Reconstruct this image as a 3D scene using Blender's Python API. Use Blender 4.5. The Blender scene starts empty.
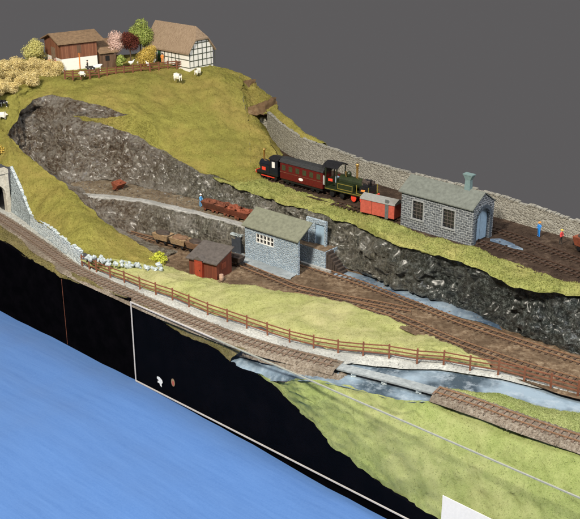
import bpy, math, random
import numpy as np
from mathutils import Vector, Matrix, noise

random.seed(7); np.random.seed(7)
C = bpy.context.scene.collection
S = bpy.context.scene
R = math.radians

# ------------------------------------------------------------------ camera, world, lamps, exposure
FOC, CX, CY, VH, CAMH = 1000., 290., 259.5, -146., 55.
PITCH = math.atan((CY - VH) / FOC)
cam = bpy.data.cameras.new('camera'); cam_o = bpy.data.objects.new('camera', cam); C.objects.link(cam_o)
cam_o.location = (0, 0, CAMH); cam_o.rotation_euler = (math.pi / 2 - PITCH, 0, 0)
cam.sensor_fit = 'HORIZONTAL'; cam.sensor_width = 36; cam.lens = 36 * FOC / 580.
cam.clip_start = 1; cam.clip_end = 2000
S.camera = cam_o
w = bpy.data.worlds.new('World'); S.world = w; w.use_nodes = True
bg = w.node_tree.nodes['Background']; bg.inputs[0].default_value = (0.1095, 0.1050, 0.1075, 1); bg.inputs[1].default_value = 1.0

def area(name, loc, target, size, power, col):
    l = bpy.data.lights.new(name, 'AREA'); l.shape = 'DISK'; l.size = size; l.energy = power; l.color = col
    o = bpy.data.objects.new(name, l); C.objects.link(o); o.location = loc
    o.rotation_euler = (Vector(target) - Vector(loc)).to_track_quat('-Z', 'Y').to_euler()
    return o
area('key_lamp', (-60, 20, 135), (-6, 130, 4), 26, 540000, (1.0, 0.93, 0.80))
area('soft_lamp', (75, 60, 120), (0, 130, 2), 70, 165000, (0.92, 0.96, 1.0))
S.view_settings.view_transform = 'Standard'; S.view_settings.look = 'None'; S.view_settings.exposure = 0.0; S.view_settings.gamma = 1
S.cycles.use_denoising = True

# ------------------------------------------------------------------ geometry of the photograph: a pixel of the 580x519 photo on a level of known height
def P(u, v, z=0.):
    a = (u - CX) / FOC; b = (v - CY) / FOC
    dn = math.sin(PITCH) + b * math.cos(PITCH); fw = math.cos(PITCH) - b * math.sin(PITCH)
    t = (CAMH - z) / dn
    return Vector((a * t, fw * t, z))

def PP(pts): return [P(*p) for p in pts]

FA = P(133, 303, 0); FB = P(578, 497, 0)                      # the front plane of the board
FD = Vector((FB.x - FA.x, FB.y - FA.y, 0)).normalized()       # along it
FN = Vector((FD.y, -FD.x, 0));                                # outwards, to the viewer
if FN.y > 0: FN = -FN
def onplane(u, v, off=0.):                                    # a pixel on that vertical plane
    a = (u - CX) / FOC; b = (v - CY) / FOC
    dn = math.sin(PITCH) + b * math.cos(PITCH); fw = math.cos(PITCH) - b * math.sin(PITCH)
    O = FA + FN * off
    k = (O.x * FN.x + O.y * FN.y) / (a * FN.x + fw * FN.y)
    return Vector((a * k, fw * k, CAMH - dn * k))

# ------------------------------------------------------------------ tagging
def tag(o, label=None, cat=None, group=None, kind=None):
    if label: o['label'] = label
    if cat: o['category'] = cat
    if group: o['group'] = group
    if kind: o['kind'] = kind
    return o
def thing(name, label, cat, loc=(0, 0, 0), rz=0., group=None):
    o = bpy.data.objects.new(name, None); C.objects.link(o); o.empty_display_size = .3
    o.location = loc; o.rotation_euler = (0, 0, rz)
    return tag(o, label, cat, group)
KIDS = {}
def link(name, me, mat, parent=None, loc=None):
    o = bpy.data.objects.new(name, me); C.objects.link(o)
    if mat is not None:
        ms = mat if isinstance(mat, (list, tuple)) else [mat]
        if len(me.materials) == 0:
            for m in ms: me.materials.append(m)
    if parent: o.parent = parent; KIDS.setdefault(parent.name, []).append(o)
    if loc is not None: o.location = loc
    return o
def copy_tree(o, parent=None):
    c = o.copy(); C.objects.link(c); c.parent = parent
    if parent: KIDS.setdefault(parent.name, []).append(c)
    for ch in list(KIDS.get(o.name, [])): copy_tree(ch, c)
    return c

# ------------------------------------------------------------------ mesh builder
class MB:
    def __init__(s): s.v = []; s.f = []; s.mi = []; s.cur = 0
    def face(s, idx): s.f.append(tuple(idx)); s.mi.append(s.cur)
    def quad(s, a, b, c, d):
        n = len(s.v); s.v += [tuple(a), tuple(b), tuple(c), tuple(d)]; s.face((n, n+1, n+2, n+3))
    def poly(s, pts):
        n = len(s.v); s.v += [tuple(p) for p in pts]; s.face(range(n, n + len(pts)))
    def hexa(s, b, t):                       # 4 bottom, 4 top points
        n = len(s.v); s.v += [tuple(p) for p in b] + [tuple(p) for p in t]
        for q in ((3,2,1,0),(4,5,6,7),(0,1,5,4),(1,2,6,5),(2,3,7,6),(3,0,4,7)): s.face([n + i for i in q])
    def box(s, x0, x1, y0, y1, z0, z1):
        s.hexa([(x0,y0,z0),(x1,y0,z0),(x1,y1,z0),(x0,y1,z0)], [(x0,y0,z1),(x1,y0,z1),(x1,y1,z1),(x0,y1,z1)])
    def beam(s, a, b, w, h, up=Vector((0,0,1))):
        a = Vector(a); b = Vector(b); d = (b - a).normalized()
        if abs(d.dot(up)) > .98: up = Vector((1, 0, 0))
        r = d.cross(up).normalized() * w / 2; u = r.cross(d).normalized() * h / 2
        s.hexa([a-r-u, a+r-u, b+r-u, b-r-u], [a-r+u, a+r+u, b+r+u, b-r+u])
    def prism(s, poly, ax, lo, hi):          # polygon in the plane across axis ax ('x','y','z')
        def pt(p, t):
            return {'x': (t, p[0], p[1]), 'y': (p[0], t, p[1]), 'z': (p[0], p[1], t)}[ax]
        n = len(s.v); m = len(poly)
        s.v += [pt(p, lo) for p in poly] + [pt(p, hi) for p in poly]
        s.face([n + i for i in range(m)][::-1]); s.face([n + m + i for i in range(m)])
        for i in range(m):
            j = (i + 1) % m; s.face((n + i, n + j, n + m + j, n + m + i))
    def lathe(s, prof, c=(0,0,0), ax='z', n=14):   # prof: (radius, t)
        c = Vector(c); b = len(s.v)
        for r, t in prof:
            for i in range(n):
                a = 2 * math.pi * i / n; p, q = r * math.cos(a), r * math.sin(a)
                s.v.append(tuple(c + Vector({'z': (p, q, t), 'x': (t, p, q), 'y': (q, t, p)}[ax])))
        for k in range(len(prof) - 1):
            for i in range(n):
                j = (i + 1) % n; s.face((b + k*n + i, b + k*n + j, b + (k+1)*n + j, b + (k+1)*n + i))
        s.face([b + i for i in range(n)][::-1]); s.face([b + (len(prof)-1)*n + i for i in range(n)])
    def cyl(s, c, r, h, ax='z', n=14, r2=None): s.lathe([(r, 0), (r if r2 is None else r2, h)], c, ax, n)
    def blob(s, c, r, seed=0, amp=.25, n=10, flat=1.):
        c = Vector(c); b = len(s.v); m = max(4, n // 2 + 1)
        for k in range(1, m):
            th = math.pi * k / m
            for i in range(n):
                a = 2 * math.pi * i / n
                d = Vector((math.sin(th)*math.cos(a), math.sin(th)*math.sin(a), math.cos(th)))
                rr = 1 + amp * 2 * noise.noise(d * 1.6 + Vector((seed * 3.1, seed * 1.7, 0)))
                s.v.append(tuple(c + Vector((d.x*r[0]*rr, d.y*r[1]*rr, d.z*r[2]*rr))))
        s.v.append(tuple(c + Vector((0,0,r[2])))); s.v.append(tuple(c - Vector((0,0,r[2]))))
        t, o = len(s.v) - 2, len(s.v) - 1
        for k in range(m - 2):
            for i in range(n):
                j = (i + 1) % n; s.face((b+k*n+i, b+(k+1)*n+i, b+(k+1)*n+j, b+k*n+j))
        for i in range(n):
            j = (i + 1) % n; s.face((t, b+i, b+j)); s.face((o, b+(m-2)*n+j, b+(m-2)*n+i))
    def mesh(s, name, smooth=False):
        me = bpy.data.meshes.new(name); me.from_pydata(s.v, [], s.f)
        me.polygons.foreach_set('material_index', s.mi)
        if smooth: me.polygons.foreach_set('use_smooth', [True] * len(s.f))
        me.update(); return me
    def build(s, name, mat, parent=None, loc=None, smooth=False, bevel=0.):
        o = link(name, s.mesh(name, smooth), mat, parent, loc)
        if bevel:
            b = o.modifiers.new('bevel', 'BEVEL'); b.width = bevel; b.segments = 2; b.limit_method = 'ANGLE'
        return o

# ------------------------------------------------------------------ materials
def newmat(name):
    m = bpy.data.materials.new(name); m.use_nodes = True; nt = m.node_tree
    b = nt.nodes['Principled BSDF']; return m, nt, b
def N(nt, t, **kw):
    n = nt.nodes.new(t)
    for k, v in kw.items():
        if k in n.inputs: n.inputs[k].default_value = v
        else: setattr(n, k, v)
    return n
def coords(nt, kind='Object', scale=None):
    t = nt.nodes.new('ShaderNodeTexCoord'); o = t.outputs[kind]
    if scale:
        m = nt.nodes.new('ShaderNodeMapping'); m.inputs['Scale'].default_value = scale; nt.links.new(o, m.inputs[0]); o = m.outputs[0]
    return o
def c4(c): return (c[0], c[1], c[2], 1)
def ramp(nt, src, stops, interp='LINEAR'):
    r = nt.nodes.new('ShaderNodeValToRGB'); r.color_ramp.interpolation = interp
    el = r.color_ramp.elements
    while len(el) < len(stops): el.new(.5)
    for e, (p, c) in zip(el, stops): e.position = p; e.color = c4(c)
    nt.links.new(src, r.inputs[0]); return r.outputs[0]
def mix(nt, fac, a, b, mode='MIX'):
    m = nt.nodes.new('ShaderNodeMix'); m.data_type = 'RGBA'; m.blend_type = mode
    for s, i in ((fac, 0), (a, 6), (b, 7)):
        if isinstance(s, (int, float)): m.inputs[i].default_value = s
        elif isinstance(s, tuple): m.inputs[i].default_value = c4(s)
        else: nt.links.new(s, m.inputs[i])
    return m.outputs[2]
def fnoise(nt, vec, scale, detail=4, rough=.6):
    n = nt.nodes.new('ShaderNodeTexNoise'); n.inputs['Scale'].default_value = scale; n.inputs['Detail'].default_value = detail; n.inputs['Roughness'].default_value = rough
    if vec is not None: nt.links.new(vec, n.inputs['Vector'])
    return n.outputs[0]
def bump(nt, b, h, strength=.5, dist=.1):
    n = nt.nodes.new('ShaderNodeBump'); n.inputs['Strength'].default_value = strength; n.inputs['Distance'].default_value = dist
    nt.links.new(h, n.inputs['Height']); nt.links.new(n.outputs[0], b.inputs['Normal'])
def rng(nt, src, a, b, c=0., d=1.):
    n = nt.nodes.new('ShaderNodeMapRange'); n.inputs[1].default_value = a; n.inputs[2].default_value = b; n.inputs[3].default_value = c; n.inputs[4].default_value = d
    nt.links.new(src, n.inputs[0]); return n.outputs[0]

def plain(name, col, rough=.6, metal=0., var=.25, scale=3., bmp=.15, spec=.5):
    m, nt, b = newmat(name); co = coords(nt)
    n = fnoise(nt, co, scale, 5)
    lo = tuple(c * (1 - var) for c in col); hi = tuple(min(1, c * (1 + var)) for c in col)
    nt.links.new(ramp(nt, n, [(.3, lo), (.7, hi)]), b.inputs['Base Color'])
    b.inputs['Roughness'].default_value = rough; b.inputs['Metallic'].default_value = metal; b.inputs['Specular IOR Level'].default_value = spec
    if bmp: bump(nt, b, fnoise(nt, co, scale * 4, 4), bmp, .05)
    return m

def grass_mat(name, dark, mid, light, dry, patch=.12):
    m, nt, b = newmat(name); co = coords(nt, 'Object')
    f1 = fnoise(nt, co, 3.6, 9, .82); f2 = fnoise(nt, co, patch, 4, .6); f3 = fnoise(nt, co, .55, 5, .65)
    c = ramp(nt, f1, [(.30, dark), (.5, mid), (.70, light)])
    c = mix(nt, rng(nt, f2, .42, .66, 0, .75), c, dry)
    c = mix(nt, rng(nt, f3, .35, .62, .5, 0), c, dark)
    sp = fnoise(nt, co, 9., 3, .6)
    c = mix(nt, rng(nt, sp, .66, .72, 0, .75), c, tuple(x * .35 for x in dark))
    nt.links.new(c, b.inputs['Base Color']); b.inputs['Roughness'].default_value = .9; b.inputs['Specular IOR Level'].default_value = .15
    h = mix(nt, .8, f1, fnoise(nt, co, 9., 5, .85))
    bump(nt, b, h, .9, .12)
    return m
M = {}
M['grass_hill'] = grass_mat('olive_grass', (.165,.15,.034), (.27,.25,.058), (.35,.335,.095), (.34,.26,.08))  # warm here, greener below: part flock colour, part lighting put into the colour
M['grass_front'] = grass_mat('pale_grass', (.25,.265,.09), (.37,.38,.15), (.47,.46,.22), (.46,.42,.23))
M['grass_lawn'] = grass_mat('green_grass', (.19,.24,.07), (.30,.35,.125), (.39,.43,.18), (.38,.39,.18))
M['grass_strip'] = grass_mat('yellow_green_grass', (.13,.15,.035), (.29,.30,.09), (.42,.42,.17), (.36,.33,.12), .2)
M['grass_verge'] = grass_mat('dull_verge_grass', (.10,.09,.03), (.20,.17,.06), (.30,.26,.12), (.26,.21,.12), .3)

def rock_mat():
    m, nt, b = newmat('painted_rock')
    co = coords(nt, 'Object')
    g = nt.nodes.new('ShaderNodeSeparateXYZ'); nt.links.new(co, g.inputs[0])
    wob = fnoise(nt, co, .12, 3)
    xw = nt.nodes.new('ShaderNodeMath'); xw.operation = 'MULTIPLY_ADD'; xw.inputs[1].default_value = 14.; nt.links.new(wob, xw.inputs[0]); nt.links.new(g.outputs[0], xw.inputs[2])
    f = fnoise(nt, co, 1.5, 9, .8)
    v = N(nt, 'ShaderNodeTexVoronoi', Scale=1.1); v.feature = 'F1'; nt.links.new(co, v.inputs['Vector'])
    vs = coords(nt, 'Object', (2.4, 2.4, .8)); st = fnoise(nt, vs, 1.3, 9, .8)
    brown = ramp(nt, f, [(.36, (.035,.018,.008)), (.49, (.18,.125,.08)), (.60, (.46,.42,.35))])
    grey = ramp(nt, st, [(.38, (.03,.027,.019)), (.50, (.17,.155,.115)), (.60, (.48,.46,.38))])
    slate = ramp(nt, f, [(.40, (.005,.007,.007)), (.52, (.045,.055,.05)), (.61, (.26,.29,.28))])
    c = mix(nt, rng(nt, xw.outputs[0], -20, -6), brown, grey)
    c = mix(nt, rng(nt, xw.outputs[0], 12, 28), c, slate)
    sh_ = fnoise(nt, co, .28, 5, .65); wr = N(nt, 'ShaderNodeTexVoronoi', Scale=1.9); nt.links.new(co, wr.inputs['Vector'])
    k2 = nt.nodes.new('ShaderNodeMath'); k2.operation = 'MULTIPLY'; nt.links.new(rng(nt, sh_, .45, .62, 0, .75), k2.inputs[0]); nt.links.new(rng(nt, wr.outputs['Distance'], .1, .55, 0, 1), k2.inputs[1])
    k3 = nt.nodes.new('ShaderNodeMath'); k3.operation = 'MULTIPLY'; nt.links.new(k2.outputs[0], k3.inputs[0]); nt.links.new(rng(nt, xw.outputs[0], 5, 22, 1, .15), k3.inputs[1])
    c = mix(nt, k3.outputs[0], c, (.44,.40,.35))  # sheen highlights put into the colour as broad light grey crumples
    fl = fnoise(nt, co, 5.0, 5, .8)
    fk = nt.nodes.new('ShaderNodeMath'); fk.operation = 'MULTIPLY'; nt.links.new(rng(nt, fl, .58, .64, 0, .9), fk.inputs[0]); nt.links.new(rng(nt, xw.outputs[0], -30, 22, .55, .9), fk.inputs[1])
    c = mix(nt, fk.outputs[0], c, (.50,.54,.54))  # pale flecks paint specular sparkle into the rock colour
    nt.links.new(c, b.inputs['Base Color']); 
    nt.links.new(rng(nt, fl, .35, .6, .42, .16), b.inputs['Roughness'])
    h = mix(nt, .5, wr.outputs['Distance'], fnoise(nt, co, 5., 7, .9))
    b.inputs['Coat Weight'].default_value = .45; b.inputs['Coat Roughness'].default_value = .3
    bump(nt, b, h, 1., 1.3)
    return m
M['rock'] = rock_mat()

def soil_mat(name, a, bcol, c_, scale=1.2, bmp=.7):
    m, nt, b = newmat(name); co = coords(nt)
    f = fnoise(nt, co, scale, 8, .72); g = fnoise(nt, co, .16, 4, .6)
    c = ramp(nt, f, [(.3, a), (.5, bcol), (.72, c_)])
    c = mix(nt, rng(nt, g, .45, .6, 0, .7), c, tuple(x * .75 + y * .25 for x, y in zip(a, bcol)))
    nt.links.new(c, b.inputs['Base Color']); b.inputs['Roughness'].default_value = .85; b.inputs['Specular IOR Level'].default_value = .2
    bump(nt, b, fnoise(nt, co, scale * 4, 6, .75), bmp, .12)
    return m
M['yard'] = soil_mat('yard_soil', (.045,.028,.017), (.15,.10,.062), (.31,.24,.165))
M['top_soil'] = soil_mat('dark_track_soil', (.018,.010,.007), (.054,.034,.023), (.125,.088,.062))
M['terrace'] = soil_mat('quarry_floor_soil', (.08,.055,.035), (.19,.145,.095), (.34,.30,.23), 1., 1.)
M['ballast'] = soil_mat('grey_ballast', (.11,.085,.065), (.26,.215,.17), (.46,.42,.36), 3., 1.)
M['gravel'] = soil_mat('white_gravel', (.26,.265,.26), (.47,.475,.45), (.66,.665,.63), 3.2, .8)
M['path'] = soil_mat('pale_grey_path', (.20,.20,.19), (.36,.355,.34), (.50,.49,.47), 2.)
M['wing_path'] = soil_mat('blue_grey_pavement', (.17,.19,.20), (.29,.32,.34), (.42,.45,.46), 1.5)
M['earth'] = soil_mat('bare_brown_earth', (.09,.05,.025), (.18,.115,.06), (.28,.20,.11), 1.5)

def water_mat(name, deep, pale, lo=.45, hi=.62):
    m, nt, b = newmat(name); co = coords(nt)
    s = coords(nt, 'Object', (.5, .5, .5)); f = fnoise(nt, s, .26, 5, .6); g = fnoise(nt, co, .9, 5, .7)
    c = mix(nt, rng(nt, f, lo, hi), deep, pale)
    c = mix(nt, rng(nt, g, .50, .68, 0, .6), c, (.36,.42,.48))
    nt.links.new(c, b.inputs['Base Color']); b.inputs['Roughness'].default_value = .22
    bump(nt, b, g, .25, .1); return m
M['water'] = water_mat('river_water', (.045,.068,.092), (.25,.325,.40), .42, .60)
M['stream'] = water_mat('stream_water', (.05,.085,.14), (.27,.34,.41), .38, .62)

def stone_mat(name, face1, face2, mortar, bw=.6, bh=.28, ms=.05, var=.6, soft=.15, bs=.6):
    m, nt, b = newmat(name); co = coords(nt)
    s = nt.nodes.new('ShaderNodeSeparateXYZ'); nt.links.new(co, s.inputs[0])
    a = nt.nodes.new('ShaderNodeMath'); nt.links.new(s.outputs[0], a.inputs[0]); nt.links.new(s.outputs[1], a.inputs[1])
    wv = fnoise(nt, co, 1.5, 3)
    k = nt.nodes.new('ShaderNodeCombineXYZ'); nt.links.new(a.outputs[0], k.inputs[0])
    za = nt.nodes.new('ShaderNodeMath'); za.operation = 'MULTIPLY_ADD'; za.inputs[1].default_value = soft * 1.6; nt.links.new(wv, za.inputs[0]); nt.links.new(s.outputs[2], za.inputs[2])
    nt.links.new(za.outputs[0], k.inputs[1])
    t = nt.nodes.new('ShaderNodeTexBrick'); nt.links.new(k.outputs[0], t.inputs['Vector'])
    t.inputs['Scale'].default_value = 1; t.inputs['Brick Width'].default_value = bw; t.inputs['Row Height'].default_value = bh
    t.inputs['Mortar Size'].default_value = ms; t.inputs['Mortar Smooth'].default_value = .3; t.inputs['Bias'].default_value = 0
    t.inputs['Color1'].default_value = c4(face1); t.inputs['Color2'].default_value = c4(face2); t.inputs['Mortar'].default_value = c4(mortar)
    n = fnoise(nt, co, 3.2, 6, .75)
    c = mix(nt, rng(nt, n, .3, .7, 0, var), t.outputs[0], mix(nt, .5, face1, mortar))
    n2 = fnoise(nt, co, 6., 4, .7)
    c = mix(nt, rng(nt, n2, .6, .72, 0, .6), c, mortar)
    nt.links.new(c, b.inputs['Base Color']); b.inputs['Roughness'].default_value = .8
    h = nt.nodes.new('ShaderNodeMath'); h.operation = 'MULTIPLY_ADD'; h.inputs[1].default_value = -1.5
    nt.links.new(t.outputs['Fac'], h.inputs[0]); nt.links.new(n, h.inputs[2]); bump(nt, b, h.outputs[0], bs, .08)
    return m
M['shed_stone'] = stone_mat('dark_stone_white_mortar', (.018,.022,.03), (.11,.125,.145), (.40,.42,.44), .72, .34, .045, .45, .34)
M['blue_stone'] = stone_mat('pale_blue_stone', (.26,.36,.46), (.38,.48,.57), (.50,.58,.64), .5, .3, .03, .5)
M['wall_stone'] = stone_mat('tan_wall_stone', (.26,.23,.17), (.42,.38,.30), (.30,.27,.21), .55, .3, .03, .7)
M['wing_stone'] = stone_mat('grey_wing_wall_stone', (.16,.19,.19), (.34,.39,.40), (.48,.54,.56), .6, .35, .05, .6)
M['low_stone'] = stone_mat('whitish_blue_wall_stone', (.30,.38,.42), (.52,.60,.64), (.24,.30,.33), .9, .45, .06, .5)
def rubble_mat(name, a, bcol, mortar, scale=1.6, wid=.12):
    m, nt, b = newmat(name); co = coords(nt)
    d = nt.nodes.new('ShaderNodeTexNoise'); d.inputs['Scale'].default_value = 2.; nt.links.new(co, d.inputs['Vector'])
    va = nt.nodes.new('ShaderNodeVectorMath'); va.operation = 'MULTIPLY_ADD'; va.inputs[1].default_value = (.35,.35,.35); nt.links.new(d.outputs[1], va.inputs[0]); nt.links.new(co, va.inputs[2])
    mp = nt.nodes.new('ShaderNodeMapping'); mp.inputs['Scale'].default_value = (1,1,1.5); nt.links.new(va.outputs[0], mp.inputs[0])
    v = N(nt, 'ShaderNodeTexVoronoi', Scale=scale); nt.links.new(mp.outputs[0], v.inputs['Vector'])
    e = N(nt, 'ShaderNodeTexVoronoi', Scale=scale); e.feature = 'DISTANCE_TO_EDGE'; nt.links.new(mp.outputs[0], e.inputs['Vector'])
    sx = nt.nodes.new('ShaderNodeSeparateXYZ'); nt.links.new(v.outputs['Color'], sx.inputs[0])
    c = mix(nt, sx.outputs[0], a, bcol); n = fnoise(nt, co, 4., 6, .75); c = mix(nt, rng(nt, n, .4, .7, 0, .6), c, mortar)
    c = mix(nt, rng(nt, e.outputs[0], wid * .4, wid, 1, 0), c, mortar)
    nt.links.new(c, b.inputs['Base Color']); b.inputs['Roughness'].default_value = .8
    h = nt.nodes.new('ShaderNodeMath'); h.operation = 'MULTIPLY_ADD'; h.inputs[1].default_value = .5; nt.links.new(n, h.inputs[0]); nt.links.new(rng(nt, e.outputs[0], 0, .2), h.inputs[2]); bump(nt, b, h.outputs[0], .8, .12)
    return m
M['wall_stone'] = rubble_mat('tan_rubble_wall', (.17,.155,.125), (.30,.285,.24), (.36,.345,.30), 1.9, .10)
M['wing_stone'] = rubble_mat('grey_rubble_wall', (.10,.125,.13), (.26,.31,.33), (.50,.57,.60), 1.7)
M['low_stone'] = rubble_mat('whitish_blue_rubble_wall', (.26,.33,.38), (.50,.57,.60), (.66,.72,.74), 1.5)
M['blue_stone'] = rubble_mat('pale_blue_rubble', (.16,.23,.31), (.28,.36,.44), (.44,.51,.57), 2.3, .13)
M['portal_stone'] = plain('pale_portal_stone', (.52,.49,.42), .8)
M['roof_green'] = plain('grey_green_roof', (.125,.135,.118), .85, var=.22, scale=2.)
M['roof_olive'] = plain('olive_grey_slate', (.155,.16,.115), .85, var=.22, scale=2.)
M['roof_dark'] = plain('dark_grey_felt', (.085,.072,.066), .8, var=.3, scale=2.)
M['roof_van'] = plain('light_grey_van_roof', (.22,.22,.21), .7, var=.15)
M['red_wood'] = plain('red_brown_boards', (.21,.045,.02), .6, var=.3, scale=2.)
M['red_door'] = plain('bright_red_door_paint', (.30,.045,.022), .5, var=.2)
M['van_red'] = plain('salmon_red_paint', (.44,.085,.055), .6, var=.2)
M['black'] = plain('black_paint', (.012,.012,.014), .35, var=.3)
M['navy'] = plain('blue_black_paint', (.008,.011,.018), .3, var=.2)
M['maroon'] = plain('maroon_coach_paint', (.10,.008,.008), .3, var=.2)
M['coach_roof'] = plain('dark_grey_coach_roof', (.025,.026,.028), .6, var=.3)
M['loco_green'] = plain('dark_green_engine_paint', (.018,.026,.010), .35, var=.3)
M['lining'] = plain('yellow_lining_paint', (.20,.16,.03), .5, var=.1)
M['brass'] = plain('polished_brass', (.85,.50,.16), .25, .9, var=.05, bmp=0)
M['rail_dark'] = plain('dark_brown_rail', (.075,.043,.03), .5, .3, var=.3)
M['rail_tan'] = plain('tan_rusty_rail', (.30,.175,.105), .5, .3, var=.3)
M['steel'] = plain('rusty_rail_steel', (.27,.20,.15), .45, .4, var=.3)
M['rust'] = plain('rust', (.14,.042,.02), .8, var=.5, scale=1.5, bmp=.5)
M['rust_bright'] = plain('reddish_rust', (.20,.05,.022), .8, var=.45, scale=1.5, bmp=.5)
M['bright_red'] = plain('signal_red_paint', (.75,.06,.03), .4, var=.1)
M['sleeper'] = plain('weathered_sleeper_wood', (.05,.03,.02), .8, var=.4)
M['sleeper_front'] = plain('dusty_sleeper_wood', (.15,.105,.08), .8, var=.4)
M['sleeper_old'] = plain('pale_brown_sleeper_wood', (.06,.036,.024), .8, var=.4)
M['fence_wood'] = plain('red_brown_fence_wood', (.20,.075,.04), .7, var=.25)
M['farm_fence'] = plain('dark_brown_fence_wood', (.16,.055,.025), .7, var=.25)
M['white'] = plain('white_paint', (.80,.79,.76), .6, var=.05)
M['glass_dark'] = plain('dark_window_glass', (.02,.02,.022), .12, var=.1, bmp=0)
M['pale_blue'] = plain('pale_blue_paint', (.30,.42,.54), .6, var=.14)
M['vent'] = plain('blue_green_vent_paint', (.15,.22,.22), .6, var=.12)
M['dark_hole'] = plain('dark_blue_grey_door', (.035,.042,.055), .6, var=.2)
M['tan_load'] = plain('sandy_load', (.30,.20,.11), .9, var=.35, bmp=.6)
M['wagon_wood'] = plain('brown_wagon_wood', (.16,.09,.05), .7, var=.3)
M['coal'] = plain('dark_ore_load', (.05,.035,.028), .8, var=.4, bmp=.6)
M['skin'] = plain('figure_skin', (.72,.40,.26), .6, var=.05)
M['fig_blue'] = plain('blue_overalls', (.02,.22,.66), .6, var=.1)
M['fig_lightblue'] = plain('light_blue_overalls', (.10,.38,.75), .6, var=.1)
M['fig_red'] = plain('red_jacket', (.62,.06,.06), .6, var=.1)
M['fig_orange'] = plain('orange_jacket', (.80,.28,.06), .6, var=.1)
M['fig_dark'] = plain('dark_trousers', (.03,.025,.02), .7, var=.1)
M['fig_yellow'] = plain('yellow_hat', (.80,.50,.08), .6, var=.05)
M['fleece'] = plain('cream_fleece', (.82,.78,.66), .9, var=.08, bmp=.6)
M['white_coat'] = plain('white_hide', (.85,.83,.80), .7, var=.05)
def cow_mat():
    m, nt, b = newmat('black_and_white_hide'); n = fnoise(nt, coords(nt), 1.1, 1)
    nt.links.new(ramp(nt, n, [(.49, (.02,.018,.018)), (.51, (.8,.78,.76))]), b.inputs['Base Color']); b.inputs['Roughness'].default_value = .7; return m
M['cow'] = cow_mat()
def plank_mat(name, a, bcol, ax=0, w=.35):
    m, nt, b = newmat(name); co = coords(nt); s = nt.nodes.new('ShaderNodeSeparateXYZ'); nt.links.new(co, s.inputs[0])
    a_ = nt.nodes.new('ShaderNodeMath'); nt.links.new(s.outputs[0], a_.inputs[0]); nt.links.new(s.outputs[1], a_.inputs[1])
    fr = nt.nodes.new('ShaderNodeMath'); fr.operation = 'MULTIPLY'; fr.inputs[1].default_value = 1 / w; nt.links.new(a_.outputs[0], fr.inputs[0])
    fl = nt.nodes.new('ShaderNodeMath'); fl.operation = 'FLOOR'; nt.links.new(fr.outputs[0], fl.inputs[0])
    wn = nt.nodes.new('ShaderNodeTexWhiteNoise'); wn.noise_dimensions = '1D'; nt.links.new(fl.outputs[0], wn.inputs['W'])
    fc = nt.nodes.new('ShaderNodeMath'); fc.operation = 'FRACT'; nt.links.new(fr.outputs[0], fc.inputs[0])
    c = mix(nt, wn.outputs[0], a, bcol)
    n = fnoise(nt, co, 2., 6); c = mix(nt, rng(nt, n, .35, .7, 0, .5), c, a)
    g = ramp(nt, fc.outputs[0], [(.0, (.15,.15,.15)), (.12, (1,1,1)), (1., (1,1,1))])
    c = mix(nt, 1., c, g, 'MULTIPLY')
    nt.links.new(c, b.inputs['Base Color']); b.inputs['Roughness'].default_value = .75; return m
M['barn_boards'] = plank_mat('red_brown_barn_boards', (.17,.06,.03), (.28,.115,.06))
M['leanto_boards'] = plank_mat('dark_brown_boards', (.10,.055,.03), (.18,.10,.06))
M['barn_roof'] = plain('brown_weathered_roof', (.24,.155,.09), .85, var=.3, scale=2., bmp=.5)
def thatch_mat():
    m, nt, b = newmat('brown_thatch'); s = coords(nt, 'Object', (5, 1.2, 1.2)); n = fnoise(nt, s, 1.2, 6, .75)
    nt.links.new(ramp(nt, n, [(.3, (.20,.13,.08)), (.5, (.31,.22,.145)), (.72, (.42,.31,.21))]), b.inputs['Base Color'])
    b.inputs['Roughness'].default_value = .9; bump(nt, b, n, .7, .15); return m
M['thatch'] = thatch_mat()
M['timber'] = plain('dark_green_timber', (.05,.06,.035), .7, var=.2)
M['plaster'] = plain('white_plaster', (.86,.84,.78), .8, var=.04)
M['green_paint'] = plain('dark_green_door_paint', (.03,.10,.05), .5, var=.15)
def leaf_mat(name, a, bcol, c_):
    m, nt, b = newmat(name); n = fnoise(nt, coords(nt), 1.6, 5, .7)
    nt.links.new(ramp(nt, n, [(.32, a), (.5, bcol), (.68, c_)]), b.inputs['Base Color']); b.inputs['Roughness'].default_value = .85; b.inputs['Specular IOR Level'].default_value = .2; return m
M['leaf_yellow'] = leaf_mat('straw_yellow_foliage', (.50,.38,.12), (.72,.58,.26), (.84,.73,.42))
M['leaf_lemon'] = leaf_mat('lemon_yellow_foliage', (.42,.38,.08), (.62,.58,.20), (.76,.72,.36))
M['leaf_gold'] = leaf_mat('golden_foliage', (.40,.26,.04), (.60,.43,.09), (.72,.55,.18))
M['leaf_green'] = leaf_mat('bright_green_foliage', (.16,.21,.04), (.30,.36,.08), (.46,.50,.17))
M['leaf_red'] = leaf_mat('dark_red_foliage', (.05,.012,.01), (.12,.03,.02), (.20,.06,.035))
M['leaf_pink'] = leaf_mat('pale_pink_blossom', (.50,.32,.26), (.72,.50,.42), (.84,.66,.58))
M['bark'] = plain('tree_bark', (.10,.06,.035), .9)
M['lime_bush'] = leaf_mat('lime_green_moss', (.30,.33,.03), (.50,.52,.06), (.62,.62,.12))
M['whitestone'] = plain('whitish_stone', (.40,.45,.47), .7, var=.3, bmp=.6)
def fascia_mat():
    m, nt, b = newmat('black_board'); co = coords(nt); n = fnoise(nt, co, .5, 5)
    nt.links.new(ramp(nt, n, [(.4, (.0016,.0016,.0022)), (.75, (.0035,.003,.004))]), b.inputs['Base Color']); b.inputs['Roughness'].default_value = .6; b.inputs['Specular IOR Level'].default_value = .0
    return m
M['fascia'] = fascia_mat()
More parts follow.
